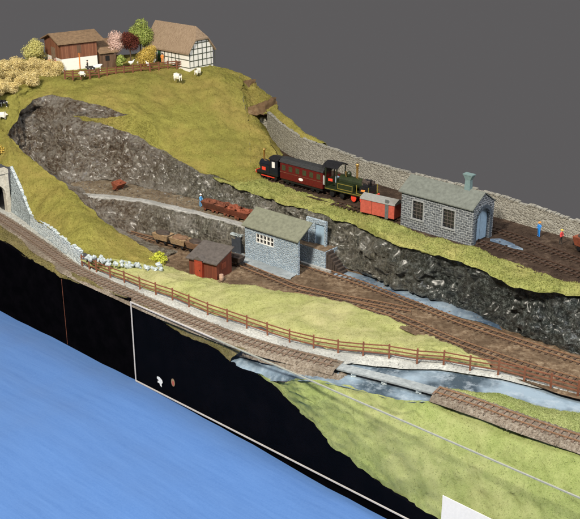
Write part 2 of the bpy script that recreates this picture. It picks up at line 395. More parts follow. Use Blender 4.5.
def cloth_mat():
    m, nt, b = newmat('blue_cloth'); s0 = nt.nodes.new('ShaderNodeMapping'); s0.inputs['Rotation'].default_value = (0, 0, R(40)); nt.links.new(coords(nt), s0.inputs[0])
    s = nt.nodes.new('ShaderNodeMapping'); s.inputs['Scale'].default_value = (.06, 1.0, 1); nt.links.new(s0.outputs[0], s.inputs[0]); st = fnoise(nt, s.outputs[0], 1.6, 6, .7)
    c = mix(nt, rng(nt, st, .3, .7), (.046,.125,.345), (.070,.165,.41))
    nt.links.new(c, b.inputs['Base Color']); b.inputs['Roughness'].default_value = .75; b.inputs['Sheen Weight'].default_value = .15; b.inputs['Specular IOR Level'].default_value = .2
    wv = fnoise(nt, coords(nt), 4., 8, .9); c = mix(nt, rng(nt, wv, .35, .65, 0, .55), c, (.092,.195,.44)); nt.links.new(c, b.inputs['Base Color']); h = mix(nt, .7, st, wv); bump(nt, b, h, .45, .10); return m
M['cloth'] = cloth_mat()
def acrylic():
    m, nt, b = newmat('clear_acrylic'); out = nt.nodes['Material Output']; nt.nodes.remove(b)
    t = nt.nodes.new('ShaderNodeBsdfTransparent'); t.inputs[0].default_value = (.95,.96,.97,1); g = nt.nodes.new('ShaderNodeBsdfGlossy'); g.inputs['Roughness'].default_value = .03
    x = nt.nodes.new('ShaderNodeMixShader'); x.inputs[0].default_value = .006
    nt.links.new(t.outputs[0], x.inputs[1]); nt.links.new(g.outputs[0], x.inputs[2]); nt.links.new(x.outputs[0], out.inputs[0]); return m
M['acrylic'] = acrylic()
M['acrylic_edge'] = plain('frosted_acrylic_edge', (.50,.47,.45), .35, var=.12)
M['acrylic_top'] = plain('grey_acrylic_edge', (.30,.31,.27), .35, var=.15)

# ------------------------------------------------------------------ terrain lofts
def nz(p, s, k=0.): return noise.noise(Vector((p.x * s + k, p.y * s - k, p.z * s + 2 * k)))
def common(p):                                           # the same wobble on every sheet, so shared borders stay shut
    return Vector((nz(p, .45, 3), nz(p, .45, 9), nz(p, .45, 17) * .6)) * .45 + Vector((nz(p, 1.6, 5), nz(p, 1.6, 11), nz(p, 1.6, 21) * .6)) * .22 + Vector((nz(p, 4.1, 5), nz(p, 4.1, 11), 0)) * .10
def resample(row, n):
    row = [Vector(p) for p in row]; L = len(row) - 1; out = []
    seg = [(row[i+1] - row[i]).length for i in range(L)]; T = sum(seg)
    return row, seg, T
def loft(name, rows, mat, step=.45, nv=None, disp=None, wobble=1., smooth=True, tagd=True, vsmooth=True):
    m = len(rows[0]); K = len(rows)
    cols = []
    for j in range(m - 1):
        d = max((Vector(r[j+1]) - Vector(r[j])).length for r in rows); k = max(1, int(d / step))
        for i in range(k): cols.append((j, i / k))
    cols.append((m - 2, 1.))
    if nv is None:
        d = max(sum((Vector(rows[i+1][j]) - Vector(rows[i][j])).length for i in range(K-1)) for j in range(m)); nv = max(2, int(d / step))
    V = []; nu = len(cols)
    for r_ in range(nv + 1):
        t = r_ / nv * (K - 1); i = min(int(t), K - 2); t -= i
        for (j, s) in cols:
            def q(k): k = max(0, min(K - 1, k)); return rows[k][j].lerp(rows[k][j+1], s)
            if K > 2 and vsmooth:
                p0, p1, p2, p3 = q(i-1), q(i), q(i+1), q(i+2)
                p = .5 * ((2*p1) + (p2-p0)*t + (2*p0-5*p1+4*p2-p3)*t*t + (3*p1-p0-3*p2+p3)*t**3)
            else: p = q(i).lerp(q(i+1), t)
            V.append(p)
    W = []
    for a in range(nv + 1):
        for b in range(nu):
            p = V[a * nu + b]; o = p + common(p) * wobble
            if disp:
                du = V[a*nu + min(b+1, nu-1)] - V[a*nu + max(b-1, 0)]; dv = V[min(a+1, nv)*nu + b] - V[max(a-1, 0)*nu + b]
                n = du.cross(dv)
                if n.length > 1e-6: n.normalize()
                if n.y > 0 and abs(n.z) < .9 or n.z < -.5: n = -n
                e = min(1., min(a, nv - a) * step / (1.9 if mat is M['rock'] else 1.2))
                o += disp(p, n) * e
            W.append(tuple(o))
    F = [(a*nu+b, a*nu+b+1, (a+1)*nu+b+1, (a+1)*nu+b) for a in range(nv) for b in range(nu-1)]
    me = bpy.data.meshes.new(name); me.from_pydata(W, [], F); me.polygons.foreach_set('use_smooth', [smooth] * len(F)); me.update()
    # make every sheet face up or out
    o = link(name, me, mat)
    if tagd: tag(o, kind='structure')
    return o
def rock_disp(amp):
    def f(p, n):
        q = Vector((p.x, p.y, p.z * .8))
        h = noise.ridged_multi_fractal(q * .19, 1.0, 2.1, 4, 1.0, 2.0) * 1.0 - .95 + noise.noise(q * .11) * 1.4
        c = noise.voronoi(q * .55)[0]; h2 = (c[1] - c[0]) * 1.2
        c2 = noise.voronoi(q * 1.5)[0]; h3 = (c2[1] - c2[0]) * .6
        return n * (h + h2 + h3 - .05) * amp + Vector((0, 0, nz(p, .8, 40) * .3 * amp))
    return f
def grass_disp(p, n): return Vector((0, 0, nz(p, .12, 7) * .7 + nz(p, .35, 2) * .25 + nz(p, 1.3, 2) * .12 + nz(p, 3.1, 2) * .07))
def soil_disp(p, n): return Vector((0, 0, nz(p, 1.2, 2) * .07 + nz(p, 3.1, 2) * .05))

Ut = PP([(8,134,11),(21,111,14),(35,99,15.5),(52,94.5,16),(87,102.5,15.5),(107,106,15),(128,114.7,14)])
Ub = PP([(8,134,11),(21,114,12.8),(35,110,13.2),(55,113,13.2),(73,117,13.2),(104,118,13.2),(128,114.7,14)])
loft('quarry_rim_rock', [Ut, Ub], M['rock'], .4, disp=rock_disp(.6))
Mt_l = [(8,134,11),(21,114,12.8),(35,110,13.2),(55,113,13.2),(73,117,13.2),(88,121.5,13),(104,125,12.5),(139,137,11),(163,151,9),(200,172,7.5)]
Mt_r = [(252,189,7),(286,201,7),(314,208,7),(355,222,7),(400,243,7),(446,253,7),(484,267,7),(512,282,7),(537,287.5,7),(580,291,7),(640,304,7)]
Mb_l = [(14,161,5),(32,167,4.4),(50,173,4),(58,179,4),(66,183,4),(80,181,4),(100,180,4),(130,184,4),(160,191,4),(200,199,4)]
Mb_r = [(236,209,4),(264,216,4),(302,232,3.3),(348,268,.2),(400,288,-.15),(440,301,-.15),(471,312,-.15),(502,328,-.15),(537,341,-.15),(580,356,-.15),(640,377,-.15)]
Mt = PP(Mt_l + Mt_r); Mb = PP(Mb_l + Mb_r)
for i in range(10, len(Mt)): Mt[i] = Mt[i] + Vector((.15, .25, -.32))
mid = [a.lerp(b, .55) + Vector((0, 1.2 if i < 7 else .2, -.3)) for i, (a, b) in enumerate(zip(Mt, Mb))]
loft('rock_face', [Mt, mid, Mb], M['rock'], .33, disp=rock_disp(1.))
# ledge of grass between rim rock and rock face
loft('rock_ledge_grass', [PP([(73,117,13.2),(104,118,13.2),(128,114.7,14),(150,121,13)]), PP([(88,121.5,13),(104,125,12.5),(139,137,11),(163,151,9)])], M['grass_hill'], .5)

# front hill with its back slope down into the quarry
Fc = PP([(-40,112,12.5),(0,128,11.3),(8,134,11),(24,153,8.5),(45,170,7),(66,184,5.7),(76,194,5),(97,215,3.5),(118,231,1.8),(135,242,.9),(163,257,.2)])
Fb = PP([(-40,146,7.8),(0,163,7.4),(10,167,7.2),(16,180,5.6),(23,196,3.8),(30,214.5,2),(46,225,2.2),(81,252,2),(100,258,1.4),(130,263,.8),(164,268,.1)])
Fm = [a.lerp(b, .5) + Vector((0, 0, .7 * k)) for a, b, k in zip(Fc, Fb, (1,1,1,1,1.3,1.5,1.4,1.1,.7,.3,0))]
loft('front_hill_grass', [Fc, Fm, Fb], M['grass_hill'], .45, disp=grass_disp)
Fk = [p + Vector((2.2, 2.6, min(0, z - p.z))) for p, z in zip(Fc, (8,7,6,4,3.8,3.8,3.8,0,-.2,-.2,-.2))]
loft('quarry_inner_bank', [Fc[2:], Fk[2:]], M['rock'], .4, disp=rock_disp(.3))
# grass left of the quarry and the big upper hill
H0 = PP([(-40,112,12.5),(0,128,11.3),(8,134,11),(21,111,14),(35,99,15.5),(52,94.5,16),(87,102.5,15.5),(107,106,15),(128,114.7,14),(150,121,13),(163,151,9),(200,172,7.5),(252,189,7)])
H1 = PP([(-40,98,14.5),(0,108,14.5),(12,104,15),(25,95,16),(42,89,16.8),(58,86,17),(89,92,16.6),(112,95,16.2),(136,98,15.7),(156,106,14.5),(186,116,13),(218,122,12),(250,140,9.5)])
H2 = PP([(-40,84,17),(0,88,17),(20,84,17.6),(36,80,18),(52,78,18),(66,77,18),(92,76,18),(116,75,18),(140,73.5,18),(170,70.5,18),(195,69,18.1),(224,84,16.3),(243,95,14.8)])
H3 = PP([(-40,62,19),(0,62,19),(20,60,19),(36,59,19),(56,58,19),(76,57,19),(100,56,19),(125,55,19),(150,53,19),(180,53,19),(204,58,18.8),(216,66,18),(240,73,17)])
loft('upper_hill_grass', [H0, H1, H2, H3], M['grass_hill'], .5, disp=grass_disp)
J0 = PP([(252,189,7),(262,178,7),(272,167,7),(281,157,7)])
J1 = PP([(250,140,9.5),(257,140,9.5),(263,143,9.3),(270,146,9)])
J2 = PP([(243,95,14.8),(250,104,13.2),(256,113,11.8),(262,127,10)])
J3 = PP([(240,73,17),(248,76,16.5),(254,80,16),(256,92,14.8)])
# east shoulder of the hill, down to the running line
loft('hill_shoulder_grass', [[H0[12], P(262,177,7), P(272,168,7), P(281,158,7)], [H1[12], P(255,137,9.8), P(262,139,9.5), P(271,144,9.)], [H2[12], P(249,103,13.3), P(255,112,11.8), P(262,127,10.)]], M['grass_hill'], .45, disp=grass_disp)
loft('portal_knoll_grass', [[H2[12], P(249,104,13.2), P(255,112,11.9), P(263,114,12), P(277,112,12)], [P(242,84,16), P(250,90,14.6), P(258,99,13.6), P(268,103,13.2), P(277,108,12.6)], [H3[12], P(248,76,16.5), P(254,82,15.6), P(264,91,14), P(274,100,13)]], M['grass_hill'], .4)
loft('shoulder_back', [[P(249,103,13.3), P(255,112,11.8), P(262,127,10.), P(271,144,9.), P(281,158,7)], [P(255,112,11.8)+Vector((1.5,1.5,-.2)), P(257,118,11)+Vector((1.5,1.5,-2)), P(263,128,10)+Vector((2,2,-2.9)), P(272,145,9)+Vector((1.5,1.5,-1.95)), P(281,158,7)+Vector((.6,.6,0))]], M['grass_hill'], .5)
for nm, pts in (('upper_earth_bank', [(231,88,15.6),(238,84.5,15.9),(247,82,15.9),(254,80.5,15.9)]), ('lower_earth_bank', [(247,109,12.9),(256,106.5,13.3),(266,103,13.6),(276,99.5,13.6)])):
    a = PP(pts); b_ = [p + Vector((.1, -1.1, -1.5 * k)) for p, k in zip(a, (.5, 1, 1.2, 1.3))]
    c_ = [p + Vector((0, .9, .1)) for p in a]
    loft(nm, [c_, a, b_], M['earth'], .25, disp=rock_disp(.3))

# upper level: grass strip, dark track soil
Gt = PP([(246,172,7),(262,178,7),(286,187.5,7),(318,197.5,7),(348,205.5,7),(380,219.5,7),(410,230,7),(468,247.5,7),(500,258,7),(518,264.5,7),(552,276.5,7),(580,285,7),(640,303,7)])
Gb = PP([(200,172,7.5),(226,181,7.2),(252,189,7),(286,201,7),(330,213,7),(355,222,7),(400,243,7),(446,253,7),(484,267,7),(512,282,7),(537,287.5,7),(580,291,7),(640,304,7)])
Gm = [a.lerp(b, .5) + Vector((0, 0, .25)) for a, b in zip(Gt, Gb)]
Gb = [p + Vector((-.05, -.1, .12)) for p in Gb]
Gx = [p + Vector((-.2, -.35, -.45)) for p in Gb]
loft('upper_grass_strip', [Gt, Gm, Gb, Gx], M['grass_strip'], .35, disp=grass_disp, vsmooth=False)
Wb = [P(267,113,12), P(282,126,11.5), P(298,138.6,10.9), P(319,146,10.4), P(340,153,10.2), P(380,167,10), P(425,177.6,10), P(494,195,10), P(545,210,10), P(556,217,9.4), P(580,222.4,9.4), P(640,239,9.4)]
def smooth_line(L, k=5, it=6):
    D = []
    for a, b in zip(L, L[1:]): D += [a.lerp(b, j / k) for j in range(k)]
    D.append(L[-1].copy())
    for _ in range(it * 3): D = [D[0]] + [(D[i-1] + D[i] * 2 + D[i+1]) / 4 for i in range(1, len(D) - 1)] + [D[-1]]
    return D
WbK = [p.copy() for p in Wb]; Wb = smooth_line(Wb)
WbB = [Vector((p.x, p.y, 6.95)) for p in Wb]
Tn = PP([(262,178,6.93),(286,188.5,6.93),(318,198.5,6.93),(348,206.5,6.93),(380,220.5,6.93),(410,231,6.93),(468,249,6.93),(500,259,6.93),(518,265,6.93),(552,278,6.93),(580,286,6.93),(640,304,6.93)])
for p in Tn: p.y -= .6
WbB2 = [Vector((p.x, p.y, 6.95)) for p in WbK]
loft('upper_track_bed', [[p + Vector((.3,.4,0)) for p in WbB2], Tn], M['top_soil'], .4, disp=soil_disp, wobble=.15)

# quarry terrace, path, lower rock
pathA = [(60,191.5,4),(74.5,193,4),(114,195.6,4),(149,200.3,4),(180,207.4,4),(200,212,4),(221,217.5,4),(245,223.5,4),(275,233,3.9)]
pathB = [(60,195,4),(74.5,196.2,4),(114,199,4),(149,203.8,4),(180,211,4),(200,215.6,4),(221,221,4),(245,227.5,4),(275,238,3.9)]
tb = [p + Vector((1.5, 3.5, 0)) for p in PP(Mb_l[3:]+[(236,209,4),(264,217,3.9)])]
ta = PP([(40,190,3.92),(60,192.5,3.92),(74.5,194,3.92),(114,196.6,3.92),(149,201.3,3.92),(180,208.4,3.92),(200,213,3.92),(236,222,3.92),(275,234,3.85)])
loft('quarry_floor', [[Vector((p.x, p.y, 3.95)) for p in tb], ta], M['terrace'], .4, disp=soil_disp, wobble=.3)
def ribbon(name, A, B, mat, th=.12, wob=.25, dz=0.):
    A = [p + Vector((0,0,dz)) for p in A]; B = [p + Vector((0,0,dz)) for p in B]
    lo = [b + Vector((0, -.04, -th)) for b in B]
    return loft(name, [A, B, lo], mat, .3, nv=8, wobble=wob, vsmooth=False)
ribbon('path', PP(pathA), PP(pathB), M['path'], .25, .25, .08)
Lt = [p + Vector((0, -.02, .02)) for p in PP(pathB)]
Lb = PP([(62,205,2.5),(76,212,1.5),(112,229,-.1),(140,233.5,-.1),(171,237,-.1),(202,243.5,-.1),(222,247.5,-.1),(246,253.5,-.1),(277,262,-.1)])
loft('lower_rock_face', [Lt, Lb], M['rock'], .33, disp=rock_disp(.65))

# yard
yb = [p + Vector((0, 1.2, 0)) for p in PP([(90,224,-.12),(112,229,-.12),(140,233.5,-.12),(171,237,-.12),(202,243.5,-.12),(246,253.5,-.12),(290,258,-.12),(345,271,-.12),(400,287,-.12),(440,300,-.12),(471,311,-.12),(502,327,-.12),(537,340,-.12),(580,355,-.12),(640,376,-.12)])]
yf = PP([(96,236,-.12),(120,250,-.12),(150,264,-.12),(178,272,-.12),(222,284,-.12),(262,292,-.12),(300,298,-.12),(325,304,-.12),(350,312,-.12),(376,319,-.12),(400,328,-.12),(430,342,-.12),(466,361,-.12),(560,394,-.12),(640,416,-.12)])
loft('yard', [yb, yf], M['yard'], .4, disp=soil_disp, wobble=.12)
# stream at the foot of the cliff
sa = PP([(333,269,-.05),(345,273,-.05),(400,287.5,-.05),(440,301,-.05),(462,310,-.05),(478,317,-.05),(500,328,-.05)])
sb = PP([(334,275.5,-.05),(352,279,-.05),(400,297,-.05),(440,311,-.05),(462,318,-.05),(480,322,-.05),(502,330,-.05)])
for p in sa: p.y += 1.0
loft('stream', [sa, sb], M['stream'], .5, wobble=.1)
pu0 = PP([(490,238.6,7.03),(500,238.4,7.03),(512,243,7.03),(523,248.6,7.03)]); pu1 = PP([(490,241,7.03),(500,244,7.03),(512,248.2,7.03),(523,250,7.03)])
loft('puddle', [pu0, pu1], M['stream'], .3, wobble=.15)
ribbon('loading_pavement', PP([(234,251,-.02),(250,256,-.02),(270,264,-.02),(297,274,-.02)]), PP([(238,260,-.02),(250,266,-.02),(270,274,-.02),(290,279,-.02)]), M['wing_path'], .1, .5, .05)

# front grass between yard and front fence, in two tones like the photo's flock
ga = PP([(164,268,.1),(178,272,.05),(190,276,.0),(222,283,.0),(245,288,.0),(270,293,.0),(296,295,.0),(322,301,.0),(348,309,.0),(374,315.5,.0),(400,324.5,.0),(420,331.5,.0),(432,339,.0),(450,350,.0),(466,357,.0),(490,366,0)])
gb_ = PP([(80,260,1.2),(96,268,.15),(110,275,.0),(140,286,.0),(172,296.5,.0),(208,312,.0),(227,318,.0),(247,324,.0),(267,331,.0),(290,338,.0),(314,345,.0),(338,349,.0),(363,351.5,.0),(389,354,.0),(443,360,.0),(490,368,0)])
for p in ga: p.z += .14
gm_ = [a.lerp(b, .5) + Vector((0, 0, .5 * min(1, (b-a).length / 8))) for a, b in zip(ga, gb_)]
gA = [p + Vector((.2, .5, -.25)) for p in ga]
loft('front_grass', [gA, ga, gm_, gb_], M['grass_front'], .4, disp=grass_disp)
# gravel beside the front line
WZ = -.65
T1c = [(-40,194),(-10,212),(0,218),(23,233),(46,249),(70,266.5),(92.4,278),(115,288),(137,298),(160,308),(182,317),(204,326),(226,334.5),(249,342),(272,349),(295,355),(318,360.5),(339,366),(368,373),(400,381),(437,391),(478,404.5),(512,417),(555,432),(580,440),(640,461)]
T1 = [P(u, v, 0) for u, v in T1c]
def offset(line, d):
    out = []
    for i, p in enumerate(line):
        t = (line[min(i+1, len(line)-1)] - line[max(i-1, 0)]); t.z = 0; t.normalize(); out.append(p + Vector((-t.y, t.x, 0)) * d)
    return out
bridge_from, bridge_to = 17, 20          # indices of T1 that stand over the river
g1 = [Vector((p.x, p.y, -.02)) for p in PP([(-40,180),(-10,200),(9,210),(23,220),(37,232),(60,249),(82,262),(96,269),(110,275.5),(140,287),(172,297.5),(208,313),(227,319),(247,325),(267,332),(290,339),(314,346),(338,350.5),(389,355.5),(443,361.5),(490,369),(540,382),(580,393)])]
g1b = [Vector((p.x, p.y, -.06 if p.x < 6 else -.4)) for p in PP([(-40,188),(-10,207),(3,216),(23,227.5),(44,243),(66,259),(85,270),(96,276),(112,283),(140,295),(172,309),(208,323),(230,331),(251,338.5),(272,345.5),(293,352),(316,359),(340,364),(352,360.5),(400,365.5),(440,366.5),(500,375.5),(580,395)])]
loft('gravel_verge', [g1, g1b], M['gravel'], .35, disp=soil_disp, wobble=.25)
bedN = offset(T1, 1.9); bedS = offset(T1, -1.9)
if bedN[5].y < bedS[5].y: bedN, bedS = bedS, bedN
def bed(name, i0, i1, mat, zt=.0, drop=.4, line=None, hw=1.3):
    L = (line or T1)[i0:i1]; a = offset(L, hw); b = offset(L, -hw); a2 = offset(L, hw + .45); b2 = offset(L, -hw - .45)
    up = lambda q, z: [Vector((p.x, p.y, p.z + z)) for p in q]
    return loft(name, [up(a2, zt - drop), up(a, zt), up(b, zt), up(b2, zt - drop)], mat, .35, nv=14, wobble=.12, vsmooth=False)
bed('front_track_bed', 0, bridge_from + 1, M['ballast'], .02)
bed('front_track_bed', bridge_to, len(T1), M['ballast'], .02, .5, None, 1.3)

# the front edge of the board: grass verge, river, lawn
E1 = [(-40,228),(-10,236),(0,239.5),(27,258.5),(50,270),(60,277),(92,287),(127,298),(133,304),(153,314),(168,325.5),(183,335),(203,342.5),(218,350),(230,361.5)]
Ev = [onplane(u, v, -.15) for u, v in E1]
vb = [P(u, v, -.22) for u, v in [(-40,203),(-10,221),(0,226.5),(23,241.5),(46,256.5),(60,266),(90,284),(115,295),(124,299),(145,308),(166,318),(186,326.5),(206,335),(228,344),(246,350)]]
loft('front_verge_grass', [vb, [a.lerp(b, .5) + Vector((0,0,.25)) for a, b in zip(vb, Ev)], Ev], M['grass_verge'], .3, wobble=.5, disp=grass_disp)
# river
ra = [P(u, v, WZ if u > 290 else z_) for u, v, z_ in [(u, v, WZ + (u - 290) * .017) for u, v in [(222,350),(246,352),(272,353),(300,357),(330,362),(345,363),(362,364),(400,367.5),(431,368),(468,374),(499,376),(524,383),(555,391),(580,397),(640,413)]]]
rb = [onplane(233, 364, -.1), onplane(268, 381, -.1)] + [P(u, v, WZ) for u, v in [(300,381),(318,381.5),(340,386),(364,392),(400,402.5),(430,402),(462,399),(493,399),(524,407),(555,412),(580,415),(600,418),(640,432)]]
loft('river', [ra, rb], M['water'], .6, wobble=.05)
# banks
nb0 = [P(u, v - 3, -.3) for u, v in [(340,364),(352,361),(400,364.5),(431,364.5),(468,370.5),(499,373.5),(524,380.5),(555,388),(580,394),(640,410)]]
nb1 = [P(u, v, WZ - .15) for u, v in [(347,369),(356,368),(400,369.5),(431,369.5),(468,376),(499,378.5),(524,384.5),(555,392),(580,398),(640,413)]]
loft('river_bank_gravel', [nb0, nb1], M['wing_path'], .35, wobble=.5)
# gravel slope under the front line, down to the water
sb0 = [P(u, v, -.35) for u, v in [(228,343.5),(249,350),(272,357),(295,363.5),(318,369),(339,374),(346,368)]]
sb1 = [P(u, v, WZ - .1 - max(0, 290-u)*.017) for u, v in [(228,354),(249,359),(272,364),(295,374),(318,379),(338,383),(352,374)]]
loft('embankment_gravel', [sb0, sb1], M['ballast'], .35, wobble=.5)
# grass wedge between the river and the right-hand line
w0 = [P(u, v, WZ - .05) for u, v in [(448,391),(462,392),(478,393.5),(499,394),(524,402),(555,408),(580,411.5),(640,426)]]
w1 = [P(u, v, -.3) for u, v in [(446,391),(460,395.5),(480,402),(512,413.5),(540,423),(560,430),(585,438),(640,457)]]
loft('river_side_grass', [w0, [a.lerp(b, .5) + Vector((0, 0, .4)) for a, b in zip(w0, w1)], w1], M['grass_lawn'], .4, wobble=.6)
# lawn falling to the front edge
E2 = [(262,376),(290,402),(313,423),(332,446),(350,457),(373,478),(399,496),(435,517),(470,534),(520,557),(600,592),(700,640)]
Ew = [onplane(u, v, -.15) for u, v in E2]
l0 = [onplane(258, 376, -.3), onplane(275, 385, -.6)] + [P(u, v, WZ + .12) for u, v in [(295,379),(318,379.5),(345,385),(364,390.5),(400,401),(426,400)]] + [P(u, v, -.35) for u, v in [(448,402),(500,420),(560,440),(640,468)]]
lm = [a.lerp(b, .5) + Vector((0, 0, 1.0 * min(1, (a-b).length/8))) for a, b in zip(l0, Ew)]
loft('lawn', [l0, lm, Ew], M['grass_lawn'], .45, disp=grass_disp)

# tablecloth on the table in front and black front board
ZT = -11.5
def wf(s, z, off=0.): p = FA + FD * s + FN * off; return Vector((p.x, p.y, z))
c0 = [wf(s, z + .04 * math.sin(s * .9) + .08 * math.sin(s * .31 + 1), -1.) for s, z in [(s_, -11.6 - 1.4 * max(0, min(1, (s_ - 4) / 28)) - max(0, s_ - 32) * .03) for s_ in range(-92, 94, 3)] or ((-90, -11.6), (-60, -11.6), (-25, -11.6), (0, -11.6), (15, -12.0), (32, -13.0), (60, -14.), (90, -14.5))]
c1 = [p + FN * 30 + FD * -2 for p in c0]; c2 = [Vector((p.x, p.y, -13.)) + FN * 62 for p in c0]; c3 = [Vector((p.x, p.y, -13)) + FN * 110 for p in c0]
cl = loft('tablecloth', [c0, c1, c2, c3], M['cloth'], .9, wobble=0., disp=lambda p, n: Vector((0, 0, (nz(Vector((p.dot(FD) * .02, p.dot(FN) * .22, 0)), 1, 3) * .35))), tagd=False)
tag(cl, 'bright blue cloth spread below the black front board', 'tablecloth')

fb = thing('fascia_board', 'black board closing the front edge of the model below the grass', 'board')
top = [onplane(u, v, -.02) + Vector((0, 0, -.12)) for u, v in E1 + [(240,367)] + E2]
mb = MB(); n = len(top)
for i in range(n - 1):
    a, b = top[i], top[i+1]; k = 6
    for j in range(k):
        p = a.lerp(b, j/k); q = a.lerp(b, (j+1)/k); p.z += nz(p, 1.4, 8) * .22; q.z += nz(q, 1.4, 8) * .22
        mb.hexa([Vector((p.x,p.y,-15)), Vector((q.x,q.y,-15)), Vector((q.x,q.y,-15)) - FN*.5, Vector((p.x,p.y,-15)) - FN*.5], [p, q, q - FN*.5, p - FN*.5])
mb.build('panel', M['fascia'], fb)
mb = MB(); a = onplane(61.5, 279, .02); b = Vector((a.x, a.y, ZT)); mb.beam(a, b, .12, .06); mb.build('joint_strip', M['rust'], fb)
mb = MB()                                              # ply sides closing the board behind
bk = [Vector((p.x, p.y, z)) for p, z in ((top[-1], -15), (Wb[-1], -15))]
# stickers behind the clear sheet
st = MB(); o_ = onplane(160, 382, .12)
def fp(o, s, t): return o + FD * s + Vector((0, 0, t))
st.poly([fp(o_, -.55, .65), fp(o_, -.1, .75), fp(o_, .45, .45), fp(o_, .55, .1), fp(o_, .3, -.2), fp(o_, .32, -.65), fp(o_, 0, -.55), fp(o_, -.15, -.2), fp(o_, -.5, -.25), fp(o_, -.45, .05), fp(o_, -.2, .15), fp(o_, -.6, .35)])
s1 = st.build('sticker', M['white']); tag(s1, 'small ragged white sticker on the black board behind the clear sheet', 'sticker')
so = thing('sticker', 'small oval orange and red badge on the black board', 'badge'); o_ = onplane(173, 382.5, .12)
st = MB(); st.poly([fp(o_, .36 * math.cos(t), .58 * math.sin(t)) for t in [k * math.pi / 10 for k in range(20)]]); st.build('rim', M['tan_load'], so)
st = MB(); o_ = onplane(173, 382.5, .14); st.poly([fp(o_, .20 * math.cos(t), -.1 + .36 * math.sin(t)) for t in [k * math.pi / 10 for k in range(20)]]); st.build('centre', M['van_red'], so)

# clear acrylic sheet standing before the right half of the board
ac = thing('acrylic_sheet', 'clear plastic sheet with white edges standing before the black board', 'plastic sheet')
LS = 75.
a = FA + FN * .35
def af(s, z, o=.35): p = FA + FD * s + FN * o; return Vector((p.x, p.y, z))
mb = MB(); mb.quad(af(.15, ZT + .1), af(LS, ZT + .1), af(LS, .2), af(.15, .2)); mb.build('pane', M['acrylic'], ac)
mb = MB(); mb.beam(af(0, ZT), af(0, .35), .16, .16); mb.build('edge', M['acrylic_edge'], ac)
mb = MB(); mb.beam(af(0, ZT), af(LS, ZT), .15, .15); mb.build('edge', M['acrylic_edge'], ac)
mb = MB(); mb.beam(af(.14, .25), af(16, .25), .16, .14); mb.build('edge', M['acrylic_edge'], ac)
mb = MB(); mb.beam(af(16, .25), af(LS, .25), .18, .12); mb.build('edge', M['acrylic_top'], ac)
# white card leaning on the sheet
k0 = onplane(443, 495, .7); kc = MB()
k1 = fp(k0, 9, -.1); kc.hexa([fp(k0, 0, -6), fp(k0, 9, -6), fp(k0, 9, -6) + FN*.06, fp(k0, 0, -6) + FN*.06], [k0, k1, k1 + FN*.06, k0 + FN*.06])
tag(kc.build('card', M['white']), 'plain white card at the front edge below the lawn', 'card')

# ------------------------------------------------------------------ railway track
def polyline_points(line, step, smooth=True):
    pts = []
    n = len(line)
    for i in range(n - 1):
        p0, p1, p2, p3 = line[max(i-1,0)], line[i], line[i+1], line[min(i+2,n-1)]
        for j in range(12):
            t = j / 12; pts.append(.5 * ((2*p1) + (p2-p0)*t + (2*p0-5*p1+4*p2-p3)*t*t + (3*p1-p0-3*p2+p3)*t**3))
    pts.append(line[-1]); out = [pts[0]]; acc = 0
    for a, b in zip(pts, pts[1:]):
        d = (b - a).length
        while acc + d >= step:
            t = (step - acc) / d; a = a.lerp(b, t); out.append(a.copy()); d = (b - a).length; acc = 0
        acc += d
    return out
def track(label, line, gauge=1.15, sl=1.95, step=.8, mat='sleeper', dz=0., rail='steel', skip=None, zs=.0, cat='railway track'):
    t = thing('railway_track', label, cat, line[0])
    o = line[0]; pts = [p - o + Vector((0,0,dz)) for p in polyline_points(line, step)]
    for sgn in (-1, 1):
        m = MB(); L = offset(pts, sgn * gauge / 2)
        for a, b in zip(L, L[1:]): m.beam(a + Vector((0,0,.18)), b + Vector((0,0,.18)), .10, .13)
        m.build('rail', M[rail], t)
    ms = MB(); ms.box(-.13, .13, -sl/2, sl/2, 0, .12); me = ms.mesh('sleeper'); extra = MB(); cnt = 0
    for i in range(len(pts) - 1):
        if skip and skip(pts[i] + o): continue
        d = pts[i+1] - pts[i]; a = math.atan2(d.y, d.x) + random.uniform(-.05, .05)
        if cnt < 100:
            s = link('sleeper', me, M[mat], t, pts[i]); s.rotation_euler = (0, 0, a); cnt += 1
        else:
            u_ = Vector((math.cos(a), math.sin(a), 0)); extra.beam(pts[i] - Vector((u_.y, -u_.x, 0)) * sl/2 + Vector((0,0,.075)), pts[i] + Vector((u_.y, -u_.x, 0)) * sl/2 + Vector((0,0,.075)), .26, .12)
    if extra.v: tag(extra.build('sleepers', M[mat], t), kind='stuff')
    return t
vis = lambda p: False
up_ = lambda L, z: [Vector((p.x, p.y, z)) for p in L]
track('curved single line along the front edge from stone tunnel mouth to river', up_(T1[1:bridge_from+1], .02), dz=.02, mat='sleeper_front')
track('single line on the lawn right of the little river bridge', up_(T1[bridge_to:], .02), dz=.02, step=.8, mat='sleeper_front', rail='rail_tan')
